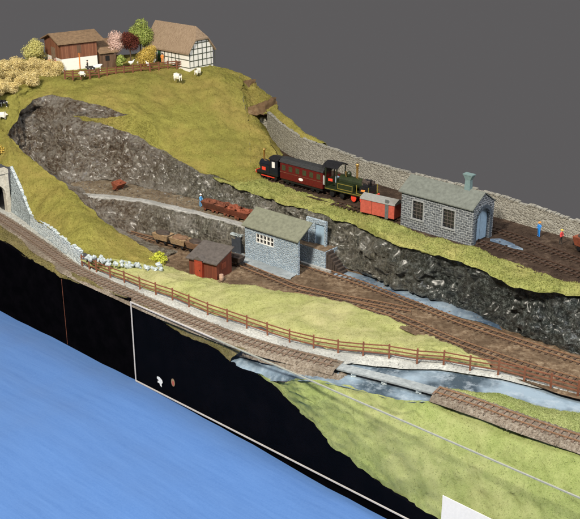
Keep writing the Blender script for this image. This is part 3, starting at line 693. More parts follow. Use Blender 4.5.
# river bridge deck
bd = thing('bridge', 'low pale flat bridge carrying the front line over the river', 'bridge')
L = T1[bridge_from:bridge_to + 1]; a = offset(L, .7); b = offset(L, -.7)
mb = MB()
for i in range(len(L) - 1): mb.hexa([x - Vector((0,0,.18)) for x in (a[i], a[i+1], b[i+1], b[i])], [x + Vector((0,0,.02)) for x in (a[i], a[i+1], b[i+1], b[i])])
mb.build('deck', M['wing_path'], bd)
for i in (0, 1, 2):
    mb = MB(); p = L[i].lerp(L[i+1], .5); mb.box(p.x-.3, p.x+.3, p.y-.6, p.y+.6, WZ-.4, -.2); mb.build('pier', M['low_stone'], bd)
yz = -.1
def Y(L): return [P(u, v, yz) for u, v in L]
T2 = Y([(96,222.5),(130,233.5),(165,243),(200,252),(235,263),(258,272),(280,281),(296,287.5),(322,293.5),(348,299),(379,304.5),(402,309),(418,311.5)])
T3 = Y([(283,260.5),(300,264.5),(320,270),(348,279.5),(378,290.5),(400,299),(431,311),(462,323),(502,336.5),(540,349),(580,361.5),(640,381)])
T4 = Y([(296,292),(325,298),(355,305),(385,313),(409,322),(431,331.5),(456,342),(487,353),(524,365.5),(580,382),(640,400)])
yard_bed = lambda nm, L: bed(nm, 0, len(L), M['yard'], .0, .2, L, 1.5)
track('middle yard line passing behind the red hut and before the blue-grey shed', T2, mat='sleeper_old', rail='rail_tan', gauge=1.1, sl=1.9)
track('rear yard line coming out of the blue-grey shed along the stream and cliff', T3, mat='sleeper_old', rail='rail_tan', gauge=1.1, sl=1.9)
track('nearest yard line running beside the front grass and the wooden fence', T4, mat='sleeper_old', rail='rail_tan', gauge=1.1, sl=2.0)
T5 = [P(u, v, 7) for u, v in [(254,173),(262,175.5),(280,180),(300,186),(318,190.5),(340,195.5),(361,200.5),(385,206),(410,211.5),(450,220.5),(500,232),(540,246.5),(580,261.5),(640,283)]]
T6 = [P(u, v, 7) for u, v in [(335,203.5),(350,207.5),(363,211),(388,216.5),(412,222.5),(446,232.5),(480,243),(505,250),(540,261),(580,275),(640,296)]]
track('upper line under the black and green engines beside the stone back wall', T5, mat='sleeper', rail='rail_dark', gauge=1.1, sl=2.0)
track('siding under the red van running through the dark stone engine shed', T6, mat='sleeper', rail='rail_dark', gauge=1.1, sl=2.0)

# ------------------------------------------------------------------ walls and tunnel mouths
def wallstrip(name, tops, bots, thick, mat, label, cat='wall', cope=None, ragged=.0, back=Vector((.6,.7,0))):
    t = thing(name, label, cat, bots[0]); o = bots[0]; mb = MB(); mc = MB()
    tp = []; bt = []
    for i in range(len(tops) - 1):
        k = max(1, int((tops[i+1] - tops[i]).length / .7))
        for j in range(k): tp.append(tops[i].lerp(tops[i+1], j/k)); bt.append(bots[i].lerp(bots[i+1], j/k))
    tp.append(tops[-1]); bt.append(bots[-1])
    if ragged:
        for p in tp: p.z += random.uniform(-ragged, ragged)
    bk = back.normalized() * thick
    for i in range(len(tp) - 1):
        a, b, c, d = bt[i]-o, bt[i+1]-o, tp[i+1]-o, tp[i]-o
        mb.hexa([a, b, b + bk, a + bk], [d, c, c + bk, d + bk])
        if cope:
            if not ragged or random.random() < .9:
                e = (c - d).normalized() * .06; h = Vector((0,0,cope[1] + (random.uniform(-.06,.06) if ragged else 0))); q = back.normalized() * .08
                mc.hexa([d - q + e, c - q - e, c + bk + q - e, d + bk + q + e], [d - q + e + h, c - q - e + h, c + bk + q - e + h, d + bk + q + e + h])
    mb.build('masonry', mat, t)
    if cope: mc.build('coping', cope[0], t)
    return t
wallstrip('stone_wall', [p.copy() for p in Wb], [Vector((p.x, p.y, 6.6)) for p in Wb], .6, M['wall_stone'], 'long tan stone wall behind the upper line and engine shed', cope=(M['wall_stone'], .22), ragged=.08)
# grass rim behind the tall part of the back wall
gr0 = [p + Vector((.35, .5, .12)) for p in WbK[:4]]
rimz = (1.3, 1.2, .9, .1)
gr1 = [p + Vector((1.3, 1.5, z)) for p, z in zip(WbK[:4], (.9, .8, .5, .0))]
gr2 = [p + Vector((2.2, 2.4, -3)) for p in WbK[:4]]
loft('wall_top_grass', [gr0, gr1, gr2], M['grass_hill'], .35, wobble=.6)
# low wall and wing wall by the front line
lt = [P(30,214.5,2), P(46,225,2.2), P(62,238,2.2), P(81,252,2)]; lb = [P(30,226.5,-.1), P(46,239,-.1), P(62,252,-.1), P(81,265.6,-.1)]
wallstrip('low_stone_wall', lt, lb, .4, M['low_stone'], 'low bluish white stone wall between the front line and grassy hill', cope=(M['low_stone'], .12), ragged=.05)
wt = [P(10,167,7.3), P(16,180,5.7), P(23,196,3.9), P(30,214.5,2.1)]; wb_ = [P(9,210.6,-.1), P(16,215.5,-.1), P(23,220.5,-.1), P(29.5,226,-.1)]
wallstrip('wing_wall', wt, wb_, .4, M['wing_stone'], 'grey stone wing wall sloping down from the front tunnel mouth', cope=(M['low_stone'], .12))
# front tunnel mouth, across the front line
pc = P(9, 210.6, 0); pt_ = T1[1]; d = (T1[2] - T1[0]); d.z = 0; d.normalize(); nrm = Vector((-d.y, d.x, 0))
if (pc - T1[2]).dot(nrm) < 0: nrm = -nrm
tp = thing('tunnel_portal', 'pale stone tunnel mouth at the left end of the front line', 'tunnel', pc, math.atan2(-nrm.y, -nrm.x))
def arch_poly(x0, x1, z0, zt, ax0, ax1, az, n=12):     # wall outline with an arched opening cut from below
    c = (ax0 + ax1) / 2; r = (ax1 - ax0) / 2; pts = [(x0, z0), (x0, zt), (x1, zt), (x1, z0), (ax1, z0), (ax1, az)]
    for k in range(1, n): a = math.pi * k / n; pts.append((c + r * math.cos(a), az + r * math.sin(a)))
    return pts + [(ax0, az), (ax0, z0)]
mb = MB(); mb.prism(arch_poly(0, 6.6, -.2, 6.6, .45, 4.65, 3.0), 'y', -.5, .5); mb.build('portal_wall', M['portal_stone'], tp)
mb = MB(); mb.box(-.3, 6.9, -.7, .7, 6.6, 7.3); mb.build('parapet', M['portal_stone'], tp)
mb = MB(); mb.box(-.25, .3, -.75, .62, -.2, 6.6); mb.build('pilaster', M['portal_stone'], tp)
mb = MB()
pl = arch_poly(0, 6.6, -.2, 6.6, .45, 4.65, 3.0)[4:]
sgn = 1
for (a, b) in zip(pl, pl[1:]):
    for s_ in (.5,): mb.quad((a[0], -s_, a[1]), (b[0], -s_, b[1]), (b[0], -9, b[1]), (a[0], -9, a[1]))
mb.box(.4, 4.8, -9, -8.8, -.2, 5.4); mb.build('lining', M['black'], tp)  # black lining and end sheet put the tunnel's darkness into the colour
# far tunnel mouth with battlements at the end of the upper back wall
q = P(261, 116.5, 11.1); q.z = 7.3
fp_ = thing('tunnel_portal', 'small battlemented tunnel mouth where the tan wall meets the hill', 'tunnel', q, R(-14))
mb = MB(); mb.prism(arch_poly(-1.7, 1.7, -.3, 3.1, -1.0, 1.0, 1.4), 'y', 0, .5); mb.build('portal_wall', M['wall_stone'], fp_)
for i in range(5):
    mb = MB(); mb.box(-1.65 + i * .72, -1.22 + i * .72, -.06, .55, 3.1, 3.6); mb.build('merlon', M['portal_stone'], fp_)
mb = MB(); mb.box(-1.1, 1.1, .52, .6, -.3, 2.6); mb.build('lining', M['black'], fp_)  # flat black sheet behind the arch stands in for the dark inside

kf = [P(247,113,12.3), P(256,114,12.2), P(266,113,12.2), P(277,112,12)]
loft('knoll_earth', [[p + Vector((0, 3.6, .2)) for p in kf], [Vector((p.x, p.y + 4, 6.5)) for p in kf]], M['earth'], .4)
# row of whitish stones at the foot of the grass bank
line = [P(u, v, z) for u, v, z in [(86,256,2.0),(97,259,1.9),(108,261,1.7),(118,263.5,1.4),(130,264,1.2),(142,266,1.0),(152,266.5,.8),(161,268.5,.5)]]
pts = polyline_points(line, .55)
proto = []
for k in range(5):
    mb = MB(); mb.blob((0,0,0), (.5, .42, .36), k + 2, .35, 8); proto.append(mb.mesh('stone'))
for i, p in enumerate(pts):
    for r_ in range(2 if i % 3 else 1):
        o = link('stone', proto[(i + r_) % 5], M['whitestone'])
        o.location = p + Vector((random.uniform(-.3,.3), random.uniform(-.6,.6) + .5*r_, random.uniform(-.35, .1))); o.rotation_euler = (random.random()*3, random.random()*3, random.random()*6); sc = random.uniform(.45, .95); o.scale = (sc, sc, sc)
        tag(o, 'small bluish white stone in the row below the grassy hill', 'stone', 'row of whitish stones')

# ------------------------------------------------------------------ fences
def fence(label, base, h, rails, mat, step=None, pw=.2, rw=.12, rh=.14):
    t = thing('wooden_fence', label, 'fence', base[0]); o = base[0]
    for p in base:
        m = MB(); q = p - o; j = random.uniform(-.04, .04); m.hexa([q+Vector((-pw/2,-pw/2,-.2)), q+Vector((pw/2,-pw/2,-.2)), q+Vector((pw/2,pw/2,-.2)), q+Vector((-pw/2,pw/2,-.2))], [q+Vector((-pw/2+j,-pw/2,h)), q+Vector((pw/2+j,-pw/2,h)), q+Vector((pw/2+j,pw/2,h)), q+Vector((-pw/2+j,pw/2,h))]); m.build('post', M[mat], t)
    for z in rails:
        m = MB()
        for a, b in zip(base, base[1:]):
            sag = random.uniform(-.05, .05); m.beam(a - o + Vector((0, 0, z + sag)), b - o + Vector((0, 0, z + random.uniform(-.05,.05))), rw, rh)
        m.build('rail', M[mat], t)
    return t
fpts = [(82.3,266),(89.5,269),(96.5,271.5),(110.4,277.5),(124.5,282.5),(140,288.7),(156,294.3),(172.5,300),(189,306.7),(207.6,314.5),(227.4,321.4),(246.7,328),(267.4,335),(289.5,342),(313.5,348),(338,352.7),(363,355),(389,357.5),(417,362),(443.5,363.8),(470,368.8),(498,373.5),(524,380),(550.6,387),(577.6,394.8),(606,403)]
fence('long red-brown three-rail fence along the front line and river', [P(u, v, .0) for u, v in fpts], 1.75, (.5, 1.0, 1.5), 'fence_wood', rw=.1, rh=.13)
ff = [(65,78.5),(73,79),(81,78.5),(90,77.8),(99,77),(107.5,76),(116,75),(124,74),(133,73),(141,72),(150,71),(159,70),(168,69),(177,68.6),(186,69)]
fence('dark brown rail fence on the hilltop before the farm', [P(u, v, 18.05) for u, v in ff], 1.5, (.45, .9, 1.3), 'farm_fence', pw=.26, rw=.12, rh=.18)

# ------------------------------------------------------------------ building frame from two ground corners
def frame(p, q):
    d = q - p; return math.atan2(d.y, d.x), Vector((d.x, d.y, 0)).length

# dark stone engine shed
p, q = P(400.5, 225, 7), P(469, 245, 7); rz, Ls = frame(p, q); Ds = 4.9; Hs = 5.0; Rg = 6.5
sh = thing('engine_shed', 'dark stone engine shed with white mortar, arched end and roof vent', 'engine shed', p, rz)
mb = MB()
wins = [(2.0, 3.7), (7.0, 8.8)]
xs = [0]; 
for a, b in wins: xs += [a, b]
xs.append(Ls)
for i in range(0, len(xs) - 1):
    if i % 2 == 0: mb.box(xs[i], xs[i+1], 0, .4, -.3, Hs)
    else: mb.box(xs[i], xs[i+1], 0, .4, -.3, 1.6); mb.box(xs[i], xs[i+1], 0, .4, 4.1, Hs)
mb.box(0, Ls, Ds - .4, Ds, -.3, Hs)
ml = MB(); ml.prism([(.4,-.3),(Ds-.4,-.3),(Ds-.4,Hs),(Ds/2,Rg-.1),(.4,Hs)], 'x', 0, .4)
mb.build('long_wall', M['shed_stone'], sh); ml.build('end_wall', M['shed_stone'], sh)
me_ = MB(); ap = arch_poly(.0, Ds, -.3, 0, .85, Ds - .85, 3.0); ap = [(0,-.3),(0,Hs),(Ds/2,Rg+.05),(Ds,Hs)] + [(Ds,-.3)] + ap[4:]
me_.prism(ap, 'x', Ls - .001, Ls + .4); me_.build('arch_wall', M['shed_stone'], sh)
qn = MB()
for k in range(13):                                          # pale quoins round the arch
    if k % 2 == 0 and k < 9: continue
for k in range(12):
    z0 = k * .28
    for y in (.85, Ds - .85): qn.box(Ls + .41, Ls + .5, y - (.42 if y < 2 else 0) , y + (0 if y < 2 else .42), z0, z0 + .22)
for k in range(11):
    a = math.pi * (k + .5) / 11; c_, s_ = math.cos(a), math.sin(a); r0, r1 = (Ds-1.7)/2, (Ds-1.7)/2 + .5; da = .11
    cc = Ds/2
    qn.hexa([(Ls+.41, cc + r0*math.cos(a-da), 3.0 + r0*math.sin(a-da)), (Ls+.5, cc + r0*math.cos(a-da), 3.0 + r0*math.sin(a-da)), (Ls+.5, cc + r0*math.cos(a+da), 3.0 + r0*math.sin(a+da)), (Ls+.41, cc + r0*math.cos(a+da), 3.0 + r0*math.sin(a+da))],
            [(Ls+.41, cc + r1*math.cos(a-da), 3.0 + r1*math.sin(a-da)), (Ls+.5, cc + r1*math.cos(a-da), 3.0 + r1*math.sin(a-da)), (Ls+.5, cc + r1*math.cos(a+da), 3.0 + r1*math.sin(a+da)), (Ls+.41, cc + r1*math.cos(a+da), 3.0 + r1*math.sin(a+da))])
qn.build('arch_ring', plain('slate_blue_quoins', (.07,.09,.115), .7, var=.3), sh)
li = MB(); li.prism([(.75,0.05),(Ds/2-.03,.05),(Ds/2-.03,Hs-.3),(.75,Hs-.3)], 'x', Ls - .16, Ls - .06); li.build('door', M['pale_blue'], sh)  # two added door leaves stand in for the pale interior, left dark by shadow
li = MB(); li.prism([(Ds/2+.03,0.05),(Ds-.75,.05),(Ds-.75,Hs-.3),(Ds/2+.03,Hs-.3)], 'x', Ls - .16, Ls - .06); li.build('door', M['pale_blue'], sh)
mb = MB(); e = .35
sl_ = (Rg + .1 - Hs) / (Ds/2)
for s_ in (0, 1):
    y0, y1 = (-e, Ds/2) if s_ == 0 else (Ds + e, Ds/2); z0, z1 = Hs + .12 - e * sl_, Rg + .2
    mb.hexa([(-e, y0, z0), (Ls + .45, y0, z0), (Ls + .45, y1, z1), (-e, y1, z1)], [(-e, y0, z0 + .14), (Ls + .45, y0, z0 + .14), (Ls + .45, y1, z1 + .14), (-e, y1, z1 + .14)])
mb.build('roof', M['roof_green'], sh)
vt = MB(); vx, vy = Ls * .80, Ds / 2
vt.hexa([(vx-.45,vy-.35,Rg),(vx+.45,vy-.35,Rg),(vx+.45,vy+.35,Rg),(vx-.45,vy+.35,Rg)], [(vx-.38,vy-.3,Rg+1.5),(vx+.38,vy-.3,Rg+1.5),(vx+.38,vy+.3,Rg+1.5),(vx-.38,vy+.3,Rg+1.5)])
vt.hexa([(vx-.38,vy-.3,Rg+1.5),(vx+.38,vy-.3,Rg+1.5),(vx+.38,vy+.3,Rg+1.5),(vx-.38,vy+.3,Rg+1.5)], [(vx-.7,vy-.42,Rg+2.15),(vx+.7,vy-.42,Rg+2.15),(vx+.7,vy+.42,Rg+2.15),(vx-.7,vy+.42,Rg+2.15)])
vt.box(vx-.74, vx+.74, vy-.46, vy+.46, Rg+2.15, Rg+2.3); vt.build('roof_vent', M['vent'], sh)
for a, b in wins:
    fr = MB(); fr.box(a-.22, a, -.07, .3, 1.4, 4.3); fr.box(b, b+.22, -.07, .3, 1.4, 4.3); fr.box(a, b, -.08, .3, 4.1, 4.35); fr.box(a-.3, b+.3, -.14, .3, 1.35, 1.6)
    wf_ = fr.build('window_frame', plain('grey_white_surround', (.27,.28,.29), .7), sh)
    g = MB(); g.box(a, b, .2, .24, 1.6, 4.1); g.build('pane', M['glass_dark'], wf_)
    g = MB()
    for k in range(1, 3): x = a + (b-a)*k/3; g.box(x-.05, x+.05, .12, .19, 1.6, 4.1)
    for k in range(1, 5): z = 1.6 + 2.5*k/5; g.box(a, b, .125, .185, z-.05, z+.05)
    g.build('glazing_bars', M['roof_dark'], wf_)

# pale blue-grey stone shed across the rear yard line, with raised dock
p, q = P(245.3, 257, 0), P(298, 274.7, 0); rz, Ls = frame(p, q); Hs = 5.1; Dw = 5.6; Rg = Hs + 1.75
bs = thing('stone_shed', 'pale blue-grey stone shed with olive roof standing over the yard line', 'stone shed', p, rz)
mb = MB(); wx0, wx1, wz0, wz1 = 2.2, 5.6, 2.9, 4.3
mb.box(0, wx0, 0, .4, -.3, Hs); mb.box(wx1, Ls, 0, .4, -.3, Hs); mb.box(wx0, wx1, 0, .4, -.3, wz0); mb.box(wx0, wx1, 0, .4, wz1, Hs)
mb.build('front_wall', M['blue_stone'], bs)
mb = MB(); mb.prism([(.4,-.3),(Dw,-.3),(Dw,Hs),(Dw/2,Rg),(.4,Hs+.2)], 'x', 0, .4); mb.build('end_wall', M['blue_stone'], bs)
mb = MB(); mb.box(.4, Ls-2.5, Dw-.4, Dw, -.3, Hs); mb.build('back_wall', M['blue_stone'], bs)
wf_ = MB(); f_ = .09
wf_.box(wx0, wx1, .05, .2, wz0, wz0+f_); wf_.box(wx0, wx1, .05, .2, wz1-f_, wz1); wf_.box(wx0, wx1, .06, .19, (wz0+wz1)/2-.05, (wz0+wz1)/2+.05)
for k in range(6): x = wx0 + (wx1-wx0)*k/5; wf_.box(max(wx0, x-.09), min(wx1, x+.09), .04, .21, wz0+f_, wz1-f_)
wfo = wf_.build('window_frame', M['white'], bs); g = MB(); g.box(wx0, wx1, .22, .26, wz0, wz1); g.build('pane', M['glass_dark'], wfo)
mb = MB(); sl_ = 1.75 / (Dw/2)
for s_ in (0, 1):
    y0, y1 = (-.4, Dw/2) if s_ == 0 else (Dw + .4, Dw/2); z0, z1 = Hs + .1 - .4*sl_, Rg + .1
    xe = Ls + .3 if s_ == 0 else Ls - 2.2
    mb.hexa([(-.3, y0, z0), (xe, y0, z0), (xe, y1, z1), (-.3, y1, z1)], [(-.3, y0, z0+.16), (xe, y0, z0+.16), (xe, y1, z1+.16), (-.3, y1, z1+.16)])
mb.build('roof', M['roof_olive'], bs)
mb = MB(); mb.beam((Ls-.2, .1, Hs), (Ls-.2, Dw/2, Rg-.1), .2, .3); mb.build('gable_beam', M['pale_blue'], bs)
# the dock behind it: platform, wall with doorway, steps
Md = Matrix.Rotation(-rz, 3, 'Z')
def loc(pt): return Md @ (pt - p)
e0 = loc(P(334, 272, 0)); e1 = loc(P(299, 262, 0))
dk = thing('loading_dock', 'raised blue-grey stone dock with doorway wall and dark steps', 'loading dock', p, rz)
print('dock', e0, e1, Ls)
y0 = (e0.y + e1.y) / 2; xr = e0.x - 1.3
mb = MB(); mb.box(Ls - 4.5, xr - .2, y0, y0 + 4.6, -.3, 2.7); mb.build('platform', M['blue_stone'], dk)
mb = MB(); mb.box(Ls - 4.4, xr - .3, y0 + .05, y0 + 4.5, 2.7, 2.78); mb.build('platform_top', M['yard'], dk)
mb = MB(); mb.box(Ls - 2.5, xr + 1.0, y0 - .45, y0 - .02, -.2, .25); mb.build('kerb', M['path'], dk)
d0 = loc(P(313, 247, 2.8)); d1 = loc(P(331, 249, 2.8))
yw = y0 + 1.5; xd = xr; xr = xr - .45
mb = MB(); mb.box(xr - 4.6, xr - 2.9, yw, yw + .4, 2.72, 6.5); mb.box(xr - 1.2, xr - .9, yw, yw + .4, 2.72, 6.5); mb.box(xr - 2.9, xr - 1.2, yw, yw + .4, 5.9, 6.5); mb.build('doorway_wall', M['blue_stone'], dk)
mb = MB(); mb.box(xr - 2.9, xr - 1.2, yw + .28, yw + .34, 2.72, 5.9); mb.build('door', M['pale_blue'], dk)
xr = xd
for k in range(7):
    mb = MB(); mb.box(xr - .15 + k*.42 - .25, xr - .15 + k*.42 + .3, y0 + .25, y0 + 1.55, -.2, 2.65 - k*.40); mb.build('step', M['coal'], dk)

# dark doorway in the rock under the path left of the shed
dd = P(240., 251, 0.); o = thing('mine_door', 'dark blue-grey doorway in the low rock face beside the stone shed', 'doorway', dd, rz + .1)
mb = MB(); mb.box(-.85, .85, -.9, .5, -.2, 2.7); mb.build('door', M['dark_hole'], o)
mb = MB(); mb.box(-1.0, 1.0, -1.0, .5, 2.7, 2.95); mb.build('lintel', M['wing_stone'], o)

# red hut
p, q = P(189.5, 272.5, 0), P(217, 279.5, 0); rz, Lh = frame(p, q); Dh = 3.6
ht = thing('wooden_hut', 'small red-brown wooden hut with dark felt roof beside the yard line', 'hut', p, rz)
zf, zb = 2.35, 3.4
M['hut_boards'] = plank_mat('red_hut_boards', (.12,.026,.012), (.18,.042,.02), w=.3)
mb = MB(); mb.prism([(0,-.3),(Dh,-.3),(Dh,zb),(0,zf)], 'x', 0, Lh); mb.build('walls', M['hut_boards'], ht)
mb = MB(); k = (zb - zf) / Dh; mb.hexa([(-.3,-.4,zf-.4*k+.02),(Lh+.3,-.4,zf-.4*k+.02),(Lh+.3,Dh+.35,zb+.35*k+.02),(-.3,Dh+.35,zb+.35*k+.02)], [(-.3,-.4,zf-.4*k+.16),(Lh+.3,-.4,zf-.4*k+.16),(Lh+.3,Dh+.35,zb+.35*k+.16),(-.3,Dh+.35,zb+.35*k+.16)]); mb.build('roof', M['roof_dark'], ht)
mb = MB(); mb.box(1.3, 2.6, -.5, -.01, -.2, 2.5); pr = mb.build('porch', M['red_door'], ht)
mb = MB(); mb.prism([(1.15,2.5),(2.75,2.5),(1.95,3.1)], 'y', -.6, .5); mb.build('porch_roof', M['roof_dark'], ht)
mb = MB(); mb.box(1.5, 2.4, -.56, -.51, 0, 2.1); dr = mb.build('door', M['red_door'], ht)
mb = MB(); mb.box(2.22, 2.32, -.62, -.57, .95, 1.1); mb.build('handle', M['black'], dr)
mb = MB(); mb.box(Lh + .01, Lh + .06, 1.1, 2.2, 1.1, 2.0); mb.build('shutter', M['red_wood'], ht)
mb = MB(); mb.lathe([(.28,0),(.34,.4),(.28,.85)], P(221.5, 280, 0)); tag(mb.build('barrel', plain('pinkish_tan_barrel', (.42,.27,.20), .8)), 'small pale tan barrel at the corner of the red hut', 'barrel')

# ------------------------------------------------------------------ farm
HZ = 18.5
p, q = P(62.5, 71.5, HZ), P(98, 67, HZ); rz, Lb_ = frame(p, q); Db = 7.0; Hb = 4.9; Rb = 6.1
bn = thing('barn', 'red-brown boarded barn with white base and brown roof on the hilltop', 'barn', p, rz)
mb = MB(); mb.box(0, Lb_, 0, Db, -.9, 2.2); mb.build('base_wall', M['plaster'], bn)
mb = MB(); mb.prism([(-.04,2.2),(Db+.04,2.2),(Db+.04,Hb),(Db/2,Rb),(-.04,Hb)], 'x', -.04, Lb_ + .04); mb.build('walls', M['barn_boards'], bn)
mb = MB()
for s_ in (0, 1):
    k = (Rb - Hb) / (Db/2); y0, y1 = (-.5, Db/2) if s_ == 0 else (Db+.5, Db/2); z0, z1 = Hb + .08 - .5*k, Rb + .08
    mb.hexa([(-.7,y0,z0),(Lb_+1.4,y0,z0),(Lb_+1.4,y1,z1),(-.7,y1,z1)], [(-.7,y0,z0+.2),(Lb_+1.4,y0,z0+.2),(Lb_+1.4,y1,z1+.2),(-.7,y1,z1+.2)])
mb.build('roof', M['barn_roof'], bn)
mb = MB(); mb.box(-.12, -.05, 2.4, 4.1, 0.2, 3.9); mb.build('door', plain('grey_brown_barn_door', (.22,.15,.10), .8), bn)
mb = MB(); mb.box(3.1, 3.9, -.10, -.05, 3.0, 4.4); mb.build('hatch', M['leanto_boards'], bn)
mb = MB(); mb.box(3.35, 3.5, -.14, -.045, 0.1, 3.0); mb.build('ladder', M['fig_orange'], bn)
ls = thing('lean_to_shed', 'low dark brown shed with sloping roof at the right end of the barn', 'shed', P(100, 67, HZ), rz - .02)
mb = MB(); mb.prism([(0,-.5),(3.6,-.5),(3.6,4.0),(0,2.5)], 'x', .1, 3.4); mb.build('walls', M['leanto_boards'], ls)
mb = MB(); mb.hexa([(-.1,-.4,2.4),(3.8,-.4,2.4),(3.8,4.0,4.25),(-.1,4.0,4.25)], [(-.1,-.4,2.58),(3.8,-.4,2.58),(3.8,4.0,4.43),(-.1,4.0,4.43)]); mb.build('roof', M['barn_roof'], ls)
mb = MB(); mb.box(1.2, 2.0, -.06, -.01, 1.0, 1.9); mb.build('window', M['glass_dark'], ls)

p, q = P(147.0, 60.5, HZ-.15), P(189.5, 68.8, HZ-.15); rz, Lh = frame(p, q); Dh = 6.0; Hh = 3.3; Rh = 7.0
ho = thing('farmhouse', 'white half-timbered farmhouse with thick brown half-hipped roof', 'farmhouse', p, rz)
zh = 5.0; ky = Dh/2 * (zh - Hh) / (Rh - Hh)
mb = MB(); mb.prism([(0,-.6),(Dh,-.6),(Dh,Hh),(Dh-ky,zh),(ky,zh),(0,Hh)], 'x', 0, Lh); mb.build('walls', M['plaster'], ho)
tb_ = MB()
for x in [0.1, 1.0, 2.0, 3.0, 4.2, 5.2, 6.2, 7.2, 8.2, 9.2]:
    if x < Lh - .2: tb_.box(x-.06, x+.06, -.06, -.005, 0, Hh - .1)
for z in (.08, 1.5, 3.0): tb_.box(4.0 if z == 1.5 else 0, Lh, -.065, -.004, z-.06, z+.06)
for y in [.1, 1.1, 2.2, 3.3, 4.4, 5.5, 6.5]:
    hz_ = min(Hh + (Rh-Hh) * min(y, Dh-y) / (Dh/2), zh) - .05; tb_.box(Lh+.005, Lh+.06, y-.06, y+.06, 0, hz_)
for z in (.1, 1.3, 2.4, 3.4, 4.4):
    a = max(0, (z-Hh) / (Rh-Hh) * Dh/2); tb_.box(Lh+.004, Lh+.065, a, Dh-a, z-.06, z+.06)
tb_.build('timber_frame', M['timber'], ho)
mb = MB(); R0 = Rh + .25; ov = .5; kz = (Rh-Hh)/(Dh/2); zl = Hh - ov*kz + .2; hx = Lh - 1.1
def roofpt(x, y): return (x, y, min(Hh + kz * y, Hh + kz * (Dh - y)) + .25)
A0 = (-.5, -ov, zl); A1 = (Lh + .45, -ov, zl); B0 = (-.5, Dh/2, R0); Bh = (hx, Dh/2, R0); C0 = (-.5, Dh+ov, zl); C1 = (Lh+.45, Dh+ov, zl)
zhh = zh; yk = (zhh + .05 - Hh)/kz
K1 = (Lh+.45, yk, zhh + .25); K2 = (Lh+.45, Dh-yk, zhh + .25)
dn_ = lambda q_: (q_[0], q_[1], q_[2] - .28)
for poly in ([A0, A1, K1, Bh, B0], [C0, B0, Bh, K2, C1], [K1, K2, Bh]): mb.poly(poly); mb.poly([dn_(x) for x in poly][::-1])
ring = [A0, A1, K1, K2, C1, C0, B0]
for a, b in zip(ring, ring[1:] + ring[:1]): mb.quad(a, dn_(a), dn_(b), b)
mb.build('roof', M['thatch'], ho)
for i, x in enumerate((1.0, 3.3)):
    mb = MB(); mb.box(x, x+.75, -.09, -.01, 0 if i else .8, 2.3); mb.build('door' if i else 'window', M['green_paint'], ho)
mb = MB(); mb.box(1.95, 2.9, -.08, -.01, 1.0, 2.2); wo = mb.build('window', M['glass_dark'], ho); mb = MB()
for x in (1.95, 2.42, 2.86): mb.box(x-.05, x+.05, -.12, -.081, 1.0, 2.2)
mb.box(1.9, 2.95, -.12, -.082, 1.55, 1.65); mb.build('window_bars', M['white'], wo)

# ------------------------------------------------------------------ trees, bushes
def crown_mesh(name, balls, n, size, seed):
    rs = np.random.RandomState(seed); V = []; F = []
    tot = sum(b[3] for b in balls)
    for (x, y, z, r) in balls:
        k = int(n * r / tot)
        for _ in range(k):
            d = rs.normal(size=3); d /= np.linalg.norm(d); rr = r * (rs.uniform(.55, 1.08))
            c = np.array((x, y, z)) + d * rr * np.array((1, 1, .92)); a = rs.normal(size=3); a /= np.linalg.norm(a); b = np.cross(a, d + .01); b /= (np.linalg.norm(b) + 1e-6); s = size * rs.uniform(.6, 1.4)
            i = len(V); V += [tuple(c - a*s - b*s*.6), tuple(c + a*s*.9 - b*s*.7), tuple(c + a*s + b*s*.6), tuple(c - a*s*.8 + b*s*.8)]; F.append((i, i+1, i+2, i+3))
    me = bpy.data.meshes.new(name); me.from_pydata(V, [], F); me.update(); return me
def tree(name, label, cat, base, h, w, mat, seed, stem=True, n=1500, size=.16, group=None, nb=9, low=.0):
    t = thing(name, label, cat, base, 0, group); rs = random.Random(seed); balls = []
    if stem:
        m = MB(); m.cyl((0,0,-.3), .16, h*.7, r2=.07, n=8)
        for k in range(4): a = rs.uniform(0, 6.28); m.beam((0,0,h*.35), (math.cos(a)*w*.3, math.sin(a)*w*.3, h*.7), .07, .07)
        m.build('trunk', M['bark'], t)
    z0 = h * .42 if stem else low
    for k in range(nb):
        a = rs.uniform(0, 6.28); q_ = rs.uniform(0, 1); rr = w * .30 * q_; zz = z0 + (h - z0) * rs.uniform(.12, .82)
        balls.append((math.cos(a)*rr, math.sin(a)*rr, zz, w * rs.uniform(.18, .30)))
    link('crown' if stem else 'foliage', crown_mesh('crown', balls, n, size, seed), M[mat], t); return t
tree('tree', 'round lemon yellow tree left of the barn', 'tree', P(37, 69, HZ-.3), 5.6, 4.6, 'leaf_lemon', 3, stem=False, n=15000, size=.06, nb=18, low=.2)
tree('blossom_tree', 'pale pink blossom tree between the barn and the dark red tree', 'tree', P(116, 63, HZ), 5.4, 4.6, 'leaf_pink', 5, n=12000, nb=13, size=.065)
tree('tree', 'dark red tree between the pink blossom and the green tree', 'tree', P(131, 63, HZ), 5.6, 4.0, 'leaf_red', 6, n=10000, size=.065, nb=12)
tree('tree', 'bright green tall tree behind the farmhouse gable end', 'tree', P(141, 59, HZ+.3), 7.2, 6.0, 'leaf_green', 8, n=12000, nb=9, size=.075)
tree('bush', 'golden yellow bush in front of the farmhouse', 'bush', P(148.5, 65.5, HZ), 3.8, 4.8, 'leaf_gold', 9, stem=False, n=13000, size=.06, nb=15, low=.3)
tree('bush', 'small green bush between the lean-to shed and golden bush', 'bush', P(121, 66, HZ), 1.9, 2.2, 'leaf_green', 10, stem=False, n=900, low=.2)
hb = [((-6,84),3.4,4.2),((6,82),3.6,4.0),((17,80),3.9,4.2),((28,78),3.6,4.0),((38,77),3.4,3.8),((48,77.5),3.3,3.6),((57,77.5),2.8,3.2),((2,95),2.4,3.0),((12,93),2.3,3.0),((22,88),2.1,2.8),((33,85),2.2,2.8),((-7,98),2.4,3.0)]
